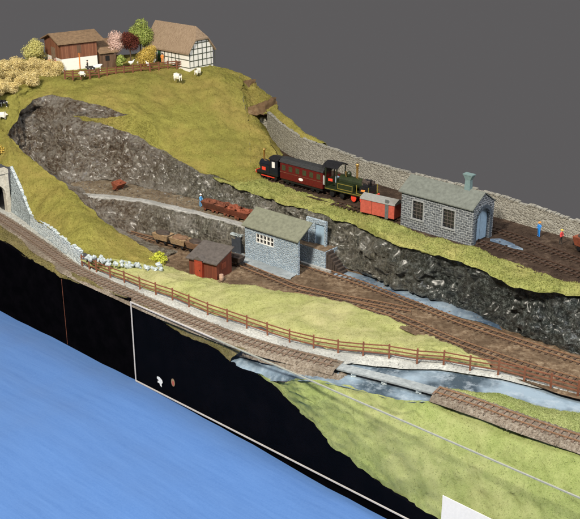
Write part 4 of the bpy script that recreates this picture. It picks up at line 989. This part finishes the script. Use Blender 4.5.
wh = ['pale yellow bush at the far left of the hilltop hedge','pale yellow bush second from left on the hilltop hedge','tallest pale yellow bush of the hilltop hedge','pale yellow hedge bush below the lemon tree','pale yellow hedge bush right below the lemon tree trunk','pale yellow hedge bush left of the farm fence','lowest yellow hedge bush touching the end of the farm fence','small straw yellow bush in the lower row at left','small straw yellow bush in the middle of the lower hedge row','small straw yellow bush before the tallest hedge bush','small straw yellow bush at the right end of the lower row','small straw bush at the very left of the picture']
for i, ((u, v), h, wd) in enumerate(hb):
    tree('hedge_bush', wh[i], 'bush', P(u, v, 17.6 if v < 86 else 16.6), h, wd, 'leaf_yellow', 20 + i, stem=False, n=13000, size=.055, nb=14, group='yellow bushes of the hilltop hedge', low=.2)
tree('bush', 'lime green mossy bush at the tip of the front hill', 'bush', P(158, 262, .1), 1.2, 2.9, 'lime_bush', 40, stem=False, n=1800, size=.10, low=.1, nb=12)
tree('bush', 'orange yellow tuft on the slope above the left tunnel mouth', 'bush', P(-1, 153, 8.6), 1.5, 2.2, 'leaf_gold', 41, stem=False, n=600, size=.12, low=.1)

# ------------------------------------------------------------------ people and animals (one continuous skinned body)
def skin_mesh(name, verts, edges, radii, sub=2):
    me = bpy.data.meshes.new(name); me.from_pydata(verts, edges, []); o = bpy.data.objects.new(name, me); C.objects.link(o)
    mo = o.modifiers.new('skin', 'SKIN'); mo.use_smooth_shade = True
    for i, r_ in enumerate(radii): me.skin_vertices[0].data[i].radius = (r_, r_) if not isinstance(r_, tuple) else r_
    me.skin_vertices[0].data[0].use_root = True
    s_ = o.modifiers.new('sub', 'SUBSURF'); s_.levels = sub; s_.render_levels = sub
    dg = bpy.context.evaluated_depsgraph_get(); r_ = bpy.data.meshes.new_from_object(o.evaluated_get(dg)); r_.name = name
    bpy.data.objects.remove(o); return r_
def person_mesh(pose):
    al, ar = pose
    v = [(0,0,.95),(0,0,1.15),(0,0,1.38),(0,0,1.5),(0,-.01,1.58),(0,-.02,1.70),
         (.10,0,.90),(.11,-.02,.5),(.12,.02,.08),(.12,-.14,.04), (-.10,0,.90),(-.12,.05,.5),(-.13,.08,.08),(-.13,-.08,.04),
         (.20,0,1.42),al[0],al[1], (-.20,0,1.42),ar[0],ar[1]]
    e = [(0,1),(1,2),(2,3),(3,4),(4,5),(0,6),(6,7),(7,8),(8,9),(0,10),(10,11),(11,12),(12,13),(2,14),(14,15),(15,16),(2,17),(17,18),(18,19)]
    r_ = [(.16,.12),(.145,.11),(.17,.12),.07,.06,(.105,.125),.10,.075,.055,.05,.10,.075,.055,.05,.075,.055,.045,.075,.055,.045]
    me = skin_mesh('person', v, e, r_)
    for m_ in range(1): pass
    return me
def person(label, base, rz, top, legs, hat, pose=None, s=1.08):
    me = person_mesh(pose or (((.27,-.03,1.17),(.25,-.16,.95)), ((-.27,.0,1.17),(-.24,-.18,.98))))
    me.materials.clear()
    for m_ in (legs, top, 'skin'): me.materials.append(M[m_])
    for p_ in me.polygons:
        c = p_.center; p_.material_index = 2 if c.z > 1.52 or (abs(c.x) > .19 and c.z < 1.0 and c.z > .85) else (1 if c.z > .92 else 0)
    o = link('person', me, None, None, base); o.rotation_euler = (0, 0, rz); o.scale = (s, s, s); tag(o, label, 'person')
    m = MB(); m.blob((0,.01,1.79), (.135,.15,.10), 3, .05, 10); m.cyl((0,-.03,1.76), .19, .03, n=12); h = m.build('hat', M[hat], o, smooth=True); return o
arm_up = (((.30,-.12,1.25),(.22,-.36,1.30)), ((-.27,.0,1.17),(-.24,-.15,.98)))
person('small person in light blue overalls standing on the quarry path', P(201, 206.5, 4.0), R(60), 'fig_lightblue', 'fig_lightblue', 'white', s=1.12)
person('person in bright blue overalls and orange hat on the upper track bed', P(538.5, 236.5, 7.0), R(-50), 'fig_blue', 'fig_blue', 'fig_orange', arm_up, 1.15)
person('person in red jacket and yellow hat on the upper track bed', P(560.5, 244, 7.0), R(40), 'fig_red', 'fig_dark', 'fig_yellow', s=1.12)
person('person in orange standing at the farmhouse door', P(162.5, 63.3, HZ), R(20), 'fig_orange', 'fig_orange', 'fig_dark', s=1.05)
person('leftmost person in red beside the barn end', P(50, 68, HZ), R(10), 'fig_red', 'fig_red', 'leaf_pink', s=1.05)
person('person in red standing nearer the barn door', P(56, 69.5, HZ), R(-20), 'fig_red', 'fig_dark', 'leaf_pink', arm_up, s=1.05)
person('dark clothed person in front of the white barn base', P(88, 71.5, HZ), R(-60), 'fig_dark', 'fig_dark', 'fig_dark', s=1.1)

def quad_mesh(name, L=1.0, bh=.75, br=.26, leg=.045, head=.12, neck=(.2,.22)):
    h = bh
    v = [(0,0,h),(L*.38,0,h),(-L*.38,0,h),(L*.38+neck[0],0,h+neck[1]),(L*.38+neck[0]+.24,0,h+neck[1]-.06),
         (L*.34,br*.55,h-br*.7),(L*.35,br*.6,h*.38),(L*.34,br*.6,.03), (L*.34,-br*.55,h-br*.7),(L*.33,-br*.6,h*.38),(L*.36,-br*.6,.03),
         (-L*.34,br*.55,h-br*.7),(-L*.42,br*.6,h*.40),(-L*.38,br*.6,.03), (-L*.34,-br*.55,h-br*.7),(-L*.42,-br*.6,h*.40),(-L*.38,-br*.6,.03), (-L*.52,0,h-.02),(-L*.56,0,h-.28)]
    e = [(0,1),(0,2),(1,3),(3,4),(1,5),(5,6),(6,7),(1,8),(8,9),(9,10),(2,11),(11,12),(12,13),(2,14),(14,15),(15,16),(2,17),(17,18)]
    r_ = [br*1.05,br,br*.95,head*.95,head*.6]+[leg*1.8,leg,leg*.8]*4+[.05,.03]
    return skin_mesh(name, v, e, r_, 2)
shp = quad_mesh('sheep', 1.0, .62, .36, .05, .14, (.12,.04)); cow = quad_mesh('cow', 1.7, 1.1, .36, .07, .17, (.28,.22)); pig = quad_mesh('pig', 1.1, .55, .26, .05, .15, (.12,-.02))
def animal(name, me, mat, label, base, rz, s=1., group=None):
    o = link(name, me.copy(), None, None, base); o.data.materials.clear(); o.data.materials.append(M[mat]); o.rotation_euler = (0,0,rz); o.scale = (s,s,s); return tag(o, label, name, group)
animal('sheep', shp, 'fleece', 'large cream sheep grazing on the hill below the farmhouse', P(178, 81, 17.2), R(150), 1.4)
animal('sheep', shp, 'fleece', 'cream sheep near the bottom corner of the half-timbered farmhouse', P(197.5, 75, 17.6), R(60), 1.2)
animal('cow', cow, 'cow', 'black and white cow at the left edge below the hedge', P(4, 107, 14.7), R(170), .85)
animal('sheep', shp, 'fleece', 'white sheep at the left edge below the black and white cow', P(3, 119, 13), R(0), 1.25)
animal('cow', cow, 'cow', 'black and white cow standing behind the farm fence', P(91.5, 73.5, HZ), R(200), .95)
animal('cow', cow, 'white_coat', 'white cow facing the barn between fence and barn', P(97.5, 71, HZ), R(20), .85)
animal('sheep', shp, 'fleece', 'white sheep lying near the fence before the barn', P(82.5, 76.8, HZ), R(180), 1.)
for i, (u, v, l) in enumerate([(131,65.5,'white goose left of the golden bush'),(138.5,65.5,'white goose just below the golden bush'),(148.5,67,'white goose nearest the fence by the golden bush'),(154,63.5,'white goose right of the golden bush')]):
    m = skin_mesh('goose', [(0,0,.45),(.3,0,.5),(.45,0,.8),(.6,0,.82),(-.4,0,.5),(0,.08,.1),(0,-.08,.1)], [(0,1),(1,2),(2,3),(0,4),(0,5),(0,6)], [.24,.16,.08,.06,.08,.05,.05], 2)
    animal('goose', m, 'white_coat', l, P(u, v, HZ), i * 1.3, 1.3, 'geese in the farmyard')

# ------------------------------------------------------------------ rolling stock
def on_track(line_pts, u0, v0, z): return P(u0, v0, z)
def wheelset(parent, xs, y, r, mat, z=.28):
    for x in xs:
        for s_ in (-1, 1):
            m = MB(); m.lathe([(r*.35,-.08),(r,-.06),(r,.03),(r*.75,.05),(r*.3,.07)], (x, s_*y, z + r), 'y', 16); m.build('wheel', M[mat], parent, smooth=False)
ANG = lambda a, b: math.atan2((b - a).y, (b - a).x)
ZR = 7.15
# black engine, facing left (local +x = towards its chimney)
a, b = P(269, 177.7, 7.), P(281, 180.8, 7.)
e1_ = thing('steam_engine', 'small black tank engine with brass chimney at the left of the train', 'steam engine', P(271.5, 178, ZR), ANG(P(284,181.5,7), P(262,175.5,7)))
m = MB(); m.box(-2.3, 2.3, -.95, .95, .75, 1.0); m.build('footplate', M['black'], e1_)
m = MB(); m.cyl((-.6, 0, 1.85), .62, 2.6, 'x', 18); m.build('boiler', M['navy'], e1_, smooth=False)
m = MB(); m.box(-.5, 1.5, .35, .92, 1.0, 2.0); m.box(-.5, 1.5, -.92, -.35, 1.0, 2.0); m.build('side_tank', M['navy'], e1_)
m = MB(); m.lathe([(.17,0),(.15,.3),(.16,1.3),(.24,1.42),(.24,1.55),(.18,1.6)], (1.55, 0, 2.35), 'z', 14); m.build('chimney', M['brass'], e1_, smooth=True)
m = MB(); m.lathe([(.26,0),(.26,.25),(.12,.42)], (.2, 0, 2.4), 'z', 12); m.build('dome', M['brass'], e1_, smooth=True)
m = MB(); m.box(-2.3, -.6, -.95, -.85, 1.0, 3.0); m.box(-2.3, -.6, .85, .95, 1.0, 3.0); m.box(-.7, -.6, -.85, .85, 1.0, 3.0); m.box(-2.3,-2.2,-.85,.85,1.0,2.0); cb = m.build('cab', M['navy'], e1_)
m = MB(); m.prism([(-1.1,3.0),(1.1,3.0),(.8,3.25),(0,3.38),(-.8,3.25)], 'x', -2.45, -.45); m.build('cab_roof', M['black'], cb)
for s_ in (-1, 1): m = MB(); m.box(-1.7, -1.1, s_*.97-.02, s_*.97+.02, 1.9, 2.7); m.build('cab_window', M['white'], cb)
m = MB(); m.box(2.3, 2.45, -.95, .95, .6, 1.05); m.build('buffer_beam', M['bright_red'], e1_)
for s_ in (-1, 1):
    m = MB(); m.box(.3, 1.1, s_*.94-.02, s_*.94+.02, 1.25, 1.7); m.build('red_panel', M['bright_red'], e1_)
    m = MB(); m.cyl((2.45, s_*.6, .8), .13, .3, 'x', 10); m.build('buffer', M['white'], e1_)
wheelset(e1_, (1.4, 0, -1.4), .62, .42, 'black', 0.0); m = MB(); m.beam((-1.4,-.75,.42),(1.4,-.75,.42),.08,.12); m.beam((-1.4,.75,.42),(1.4,.75,.42),.08,.12); m.build('coupling_rod', M['bright_red'], e1_)
e1_.scale = (1.0, 1.1, 1.16)
# maroon coach
cc_ = P(305.5, 187.5, ZR); an = ANG(P(284,181.5,7), P(326,193,7))
co_ = thing('passenger_coach', 'maroon passenger coach with dark grey roof between the two engines', 'coach', cc_, an)
CL = 4.05
m = MB(); m.box(-CL, CL, -1.0, 1.0, .75, 3.0); m.build('body', M['maroon'], co_, bevel=.06)
m = MB(); m.prism([(-1.12,3.0),(1.12,3.0),(1.05,3.15),(.6,3.42),(0,3.5),(-.6,3.42),(-1.05,3.15)], 'x', -CL-.12, CL+.12); m.build('roof', M['coach_roof'], co_)
for i in range(6):
    x = -3.3 + i * 1.32
    for s_ in (-1, 1): m = MB(); m.box(x-.35, x+.35, s_*1.01-.015, s_*1.01+.015, 1.95, 2.65); m.build('window', plain('green_grey_window', (.045,.05,.025), .2) if 'win' not in M else M['win'], co_)
M['win'] = M['glass_dark']
m = MB(); m.box(-CL, CL, -1.03, -1.0, 1.65, 1.72); m.box(-CL, CL, 1.0, 1.03, 1.65, 1.72); m.build('waist_line', M['rust'], co_)
m = MB(); m.prism([(.42*math.cos(t), 1.3+.2*math.sin(t)) for t in [k*math.pi/8 for k in range(16)]], 'y', -1.035, -1.01); m.build('crest', M['white'], co_)
m = MB(); m.beam((CL+.05,-.6,1.3),(CL+.05,-.6,2.5),.06,.06); m.beam((CL+.05,-.85,1.4),(CL+.05,-.85,2.6),.08,.08); m.build('handrail', M['white'], co_)
m = MB(); m.box(-CL+.1, CL-.1, -.85, .85, .45, .75); m.build('underframe', M['black'], co_)
wheelset(co_, (-2.9,-1.9,1.9,2.9), .62, .32, 'black', 0.)
co_.scale = (1.07, 1.1, 1.18)
# green engine facing right
an2 = ANG(P(330,193.5,7), P(372,203.5,7))
e2_ = thing('steam_engine', 'dark green engine with canopy cab and yellow lining behind the coach', 'steam engine', P(351.0, 199.0, ZR), an2)
m = MB(); m.box(-3.6, 3.7, -1.0, 1.0, .85, 1.1); m.build('footplate', M['loco_green'], e2_)
m = MB(); m.cyl((-1.6, 0, 2.05), .62, 3.9, 'x', 18); m.build('boiler', M['loco_green'], e2_)
m = MB(); m.cyl((2.3, 0, 2.05), .66, .8, 'x', 18); m.build('smokebox', M['black'], e2_)
m = MB()
for s_ in (-1, 1): m.box(-1.6, 1.0, s_*.72-.24, s_*.72+.24, 1.1, 1.95)
m.build('side_tank', M['loco_green'], e2_)
m = MB()
for s_ in (-1, 1):
    y = s_*.975
    for (x0,x1,z0,z1) in ((-1.5,.9,1.18,1.25),(-1.5,.9,1.78,1.85),(-1.5,-1.43,1.25,1.78),(.83,.9,1.25,1.78),(-3.5,3.6,.93,1.0)): m.box(x0, x1, y-.02+ (.03*s_ if z0 < 1 else 0), y+.02+(.03*s_ if z0 < 1 else 0), z0, z1)
    m.box(1.5,1.6,y-.02,y+.02,1.1,2.1); m.box(3.4,3.5,y-.02,y+.02,1.1,2.1); m.box(1.6,3.4,y-.02,y+.02,1.1,1.18)
m.build('lining', M['lining'], e2_)
m = MB(); m.lathe([(.2,0),(.14,.15),(.14,1.25),(.23,1.4),(.23,1.6),(.16,1.65)], (.9, 0, 2.62), 'z', 14); m.build('chimney', M['brass'], e2_, smooth=True)
m = MB(); m.lathe([(.34,0),(.34,.35),(.26,.5),(.1,.58)], (-.4, 0, 2.6), 'z', 14); m.build('dome', M['loco_green'], e2_, smooth=True)
m = MB(); m.cyl((-.9,0,2.6), .1, .5); m.build('safety_valve', M['brass'], e2_)
m = MB()
for x in (-3.5, -1.7):
    for y in (-.9, .9): m.box(x-.06, x+.06, y-.06, y+.06, 1.1, 3.5)
m.box(-1.76,-1.64,-.9,.9,1.1,2.3); m.box(-3.56,-3.44,-.9,.9,1.1,2.0); cb = m.build('cab', M['loco_green'], e2_)
m = MB(); m.prism([(-1.15,3.45),(-.6,3.75),(0,3.85),(.6,3.75),(1.15,3.45),(1.1,3.6),(.6,3.88),(0,3.98),(-.6,3.88),(-1.1,3.6)], 'x', -3.9, -1.4); m.build('cab_roof', M['black'], cb)
m = MB(); m.box(-2.4,-2.1,-.25,.2,1.6,2.3); m.build('fittings', M['pale_blue'], cb)
m = MB(); m.box(1.9, 3.4, -.8, .8, 1.1, 2.0); m.build('coal_bunker', M['black'], e2_)
m = MB()
for k in range(14): m.blob((random.uniform(2.0,3.3), random.uniform(-.6,.6), 2.1+random.uniform(0,.4)), (.35,.3,.25), k, .4, 7)
m.build('coal', M['coal'], e2_)
for s_ in (-1,1):
    m = MB(); m.prism([(2.2,1.5),(2.8,1.5),(2.9,1.75),(2.3,1.7)], 'y', s_*.96-.02, s_*.96+.02); m.build('name_plate', M['fig_orange'], e2_)
    m = MB(); m.box(-3.0,-2.3,s_*1.0-.02,s_*1.0+.02,1.9,2.2); m.build('number_plate', M['bright_red'], e2_)
m = MB(); m.box(3.7, 3.85, -.95, .95, .6, 1.1); m.build('buffer_beam', M['bright_red'], e2_)
wheelset(e2_, (-2.6,-1.0), .62, .36, 'black', 0.); wheelset(e2_, (.9, 2.3), .62, .42, 'bright_red', 0.)
e2_.scale = (1.12, 1.22, 1.33)
# red van before the shed
a, b = P(363,211,7), P(402,220,7)
vn = thing('goods_van', 'salmon red goods van with grey roof and post before the engine shed', 'goods van', P(381.5, 215.2, ZR), ANG(a, b))
m = MB(); m.box(-2.9, 2.7, -1.1, 1.1, .25, 2.25); m.build('body', M['van_red'], vn)
m = MB(); m.prism([(-1.22,2.25),(1.22,2.25),(1.1,2.5),(0,2.9),(-1.1,2.5)], 'x', -3.0, 2.8); m.build('roof', M['roof_van'], vn)
m = MB(); m.box(1.2, 1.75, -1.16, -1.1, .1, 2.9); m.build('door_post', plain('dark_grey_post', (.10,.11,.11), .7), vn)
m = MB()
for x in (-1.0, ): m.box(x-.04, x+.04, -1.13, -1.1, .25, 2.25)
m.build('door_edge', M['red_wood'], vn)
m = MB(); m.box(-2.7, 2.6, -.8, .8, .05, .25); m.build('underframe', M['black'], vn)
wheelset(vn, (-1.8, 1.6), .7, .25, 'black', 0.)
# open wagons in the yard, sandy loads
def open_wagon(label, base, ang, load, body='wagon_wood', s=1., group='ore wagons behind the red hut'):
    t = thing('open_wagon', label, 'wagon', base, ang, group); t.scale = (s, s, s)
    m = MB(); m.hexa([(-1.25,-.7,.55),(1.25,-.7,.55),(1.25,.7,.55),(-1.25,.7,.55)], [(-1.5,-.9,1.5),(1.5,-.9,1.5),(1.5,.9,1.5),(-1.5,.9,1.5)]); m.build('body', M[body], t)
    m = MB(); m.blob((0,0,1.5), (1.35,.78,.42), random.randint(0,50), .25, 12); m.build('load', M[load], t)
    m = MB(); m.box(-1.7, 1.7, -.45, .45, .38, .55); m.build('underframe', M['black'], t); wheelset(t, (-.8, .8), .55, .25, 'black', 0.); return t
an3 = ANG(T2[1], T2[3])
open_wagon('brown open wagon with dark load, leftmost of three behind the red hut', P(163.5, 242.3, yz+.3), an3, 'coal', 'tan_load')
open_wagon('sandy open wagon, middle of three behind the red hut', P(180.5, 247, yz+.3), an3, 'wagon_wood', 'tan_load')
open_wagon('dark open wagon closest to the roof of the red hut', P(196.5, 251.5, yz+.3), an3, 'coal', 'wagon_wood')
m = MB()
bw = open_wagon('small dark wagon showing just right of the red hut', P(236, 263.5, yz+.3), an3, 'coal', 'coal', .8, None)
# rusty quarry tubs on the terrace
def tub(label, base, ang, s=1., mat='rust'):
    t = thing('quarry_tub', label, 'quarry wagon', base, ang, 'rusty tubs on the quarry terrace'); t.scale = (s,s,s)
    m = MB(); m.hexa([(-1.0,-.35,.4),(1.0,-.35,.4),(1.0,.35,.4),(-1.0,.35,.4)], [(-1.2,-.85,1.35),(1.2,-.85,1.35),(1.2,.85,1.35),(-1.2,.85,1.35)]); m.build('tub', M[mat], t)
    m = MB()
    for k in range(6): m.blob((random.uniform(-.8,.8), random.uniform(-.5,.5), 1.35), (.4,.35,.3), random.randint(0,90), .5, 7)
    m.build('load', M[mat], t)
    m = MB(); m.box(-1.3, 1.3, -.3, .3, .25, .4); m.build('chassis', M['rust'], t); wheelset(t, (-.7,.7), .45, .2, 'rust', 0.); return t
an4 = ANG(P(205,208,4), P(245,219,4))
for i, (u, v, l) in enumerate([(211,210.5,'dark rusty tub, leftmost of the row right of the blue figure'),(223,213.8,'rusty tub second in the row on the quarry terrace'),(234,217,'reddish rusty tub third in the row on the terrace'),(244,220.2,'reddish rusty tub nearest the olive shed roof')]):
    tub(l, P(u, v, 4.02), an4 + random.uniform(-.08,.08), 1.12, 'rust' if i < 2 else 'rust_bright')
t = tub('single rusty tub tipped at the foot of the quarry face', P(118, 189, 4.), R(60), .9, 'rust_bright'); del t['group']; t.rotation_euler = (R(14), 0, R(55))
# red-brown wagon cut by the right edge of the picture
open_wagon('red-brown wagon on the upper level at the right edge', P(588, 252, 7.15), ANG(P(560,242,7), P(590,253,7)), 'coal', 'rust_bright', 1.25, None)

# ------------------------------------------------------------------ loose flock: tufts on the grass, one object per sheet
def flock(name, srcs, n, h, mat, seed):
    rs = np.random.RandomState(seed); VV = []; tot = 0
    for src in srcs:
        me = bpy.data.objects[src].data; nvt = len(me.vertices); co = np.empty(nvt*3); me.vertices.foreach_get('co', co); co = co.reshape(-1, 3)
        f = np.array([p_.vertices[:] for p_ in me.polygons]); a, b, c = co[f[:,0]], co[f[:,1]], co[f[:,3]]
        ar = np.linalg.norm(np.cross(b-a, c-a), axis=1); k = rs.choice(len(f), size=int(n), p=ar/ar.sum()); u_, v_ = rs.rand(len(k),1), rs.rand(len(k),1)
        VV.append(a[k] + (b[k]-a[k])*u_ + (c[k]-a[k])*v_)
    p_ = np.concatenate(VV); m_ = len(p_); a = rs.rand(m_) * 6.28; w_ = h * .35 * rs.uniform(.6, 1.4, m_); hh = h * rs.uniform(.4, 1.3, m_)
    dx = np.stack([np.cos(a)*w_, np.sin(a)*w_, np.zeros(m_)], 1); tip = np.stack([rs.normal(0, h*.4, m_), rs.normal(0, h*.4, m_), hh], 1)
    V = np.stack([p_ - dx, p_ + dx, p_ + tip], 1).reshape(-1, 3)
    me = bpy.data.meshes.new(name); me.from_pydata(V.tolist(), [], np.arange(m_*3).reshape(-1, 3).tolist()); me.update()
    tag(link(name, me, mat), kind='stuff')
flock('hill_grass_tufts', ['upper_hill_grass'], 60000, .11, M['grass_hill'], 1)
flock('front_hill_grass_tufts', ['front_hill_grass'], 30000, .10, M['grass_hill'], 2)
flock('shoulder_grass_tufts', ['hill_shoulder_grass', 'portal_knoll_grass', 'wall_top_grass', 'rock_ledge_grass'], 6000, .12, M['grass_hill'], 3)
flock('front_grass_tufts', ['front_grass'], 26000, .09, M['grass_front'], 4)
flock('lawn_grass_tufts', ['lawn', 'river_side_grass'], 22000, .09, M['grass_lawn'], 5)
flock('strip_grass_tufts', ['upper_grass_strip'], 15000, .17, M['grass_strip'], 6)
flock('verge_grass_tufts', ['front_verge_grass'], 14000, .13, M['grass_verge'], 7)

def debris(name, srcs, n, size, mat, seed):
    rs = np.random.RandomState(seed); V = []; F = []
    for src, cnt in zip(srcs, n):
        me = bpy.data.objects[src].data; nvt = len(me.vertices); co = np.empty(nvt*3); me.vertices.foreach_get('co', co); co = co.reshape(-1, 3)
        f = np.array([p_.vertices[:] for p_ in me.polygons]); a, b, c = co[f[:,0]], co[f[:,1]], co[f[:,3]]
        ar = np.linalg.norm(np.cross(b-a, c-a), axis=1); k = rs.choice(len(f), size=cnt, p=ar/ar.sum()); u_, v_ = rs.rand(cnt,1), rs.rand(cnt,1)
        for p_ in a[k] + (b[k]-a[k])*u_ + (c[k]-a[k])*v_:
            z = size * rs.lognormal(0, .45); i = len(V); q = rs.uniform(-1, 1, (5, 3)) * .35
            for d, e in zip(((1,0,0),(-.5,.9,0),(-.6,-.8,0),(0,0,.9),(0,0,-.5)), q): V.append(tuple(p_ + (np.array(d) + e) * z))
            F += [(i,i+1,i+3),(i+1,i+2,i+3),(i+2,i,i+3),(i+1,i,i+4),(i+2,i+1,i+4),(i,i+2,i+4)]
    me = bpy.data.meshes.new(name); me.from_pydata(V, [], F); me.update(); tag(link(name, me, mat), kind='stuff')
debris('yard_gravel', ['yard'], [4500], .07, M['yard'], 1)
debris('quarry_rubble', ['quarry_floor'], [1600], .10, M['rock'], 2)
debris('dark_clinker', ['upper_track_bed'], [5000], .07, M['top_soil'], 3)
debris('ballast_stones', ['front_track_bed', 'front_track_bed.001', 'embankment_gravel'], [5000, 2500, 700], .07, M['ballast'], 4)
debris('pale_gravel_stones', ['gravel_verge'], [3500], .06, M['gravel'], 5)
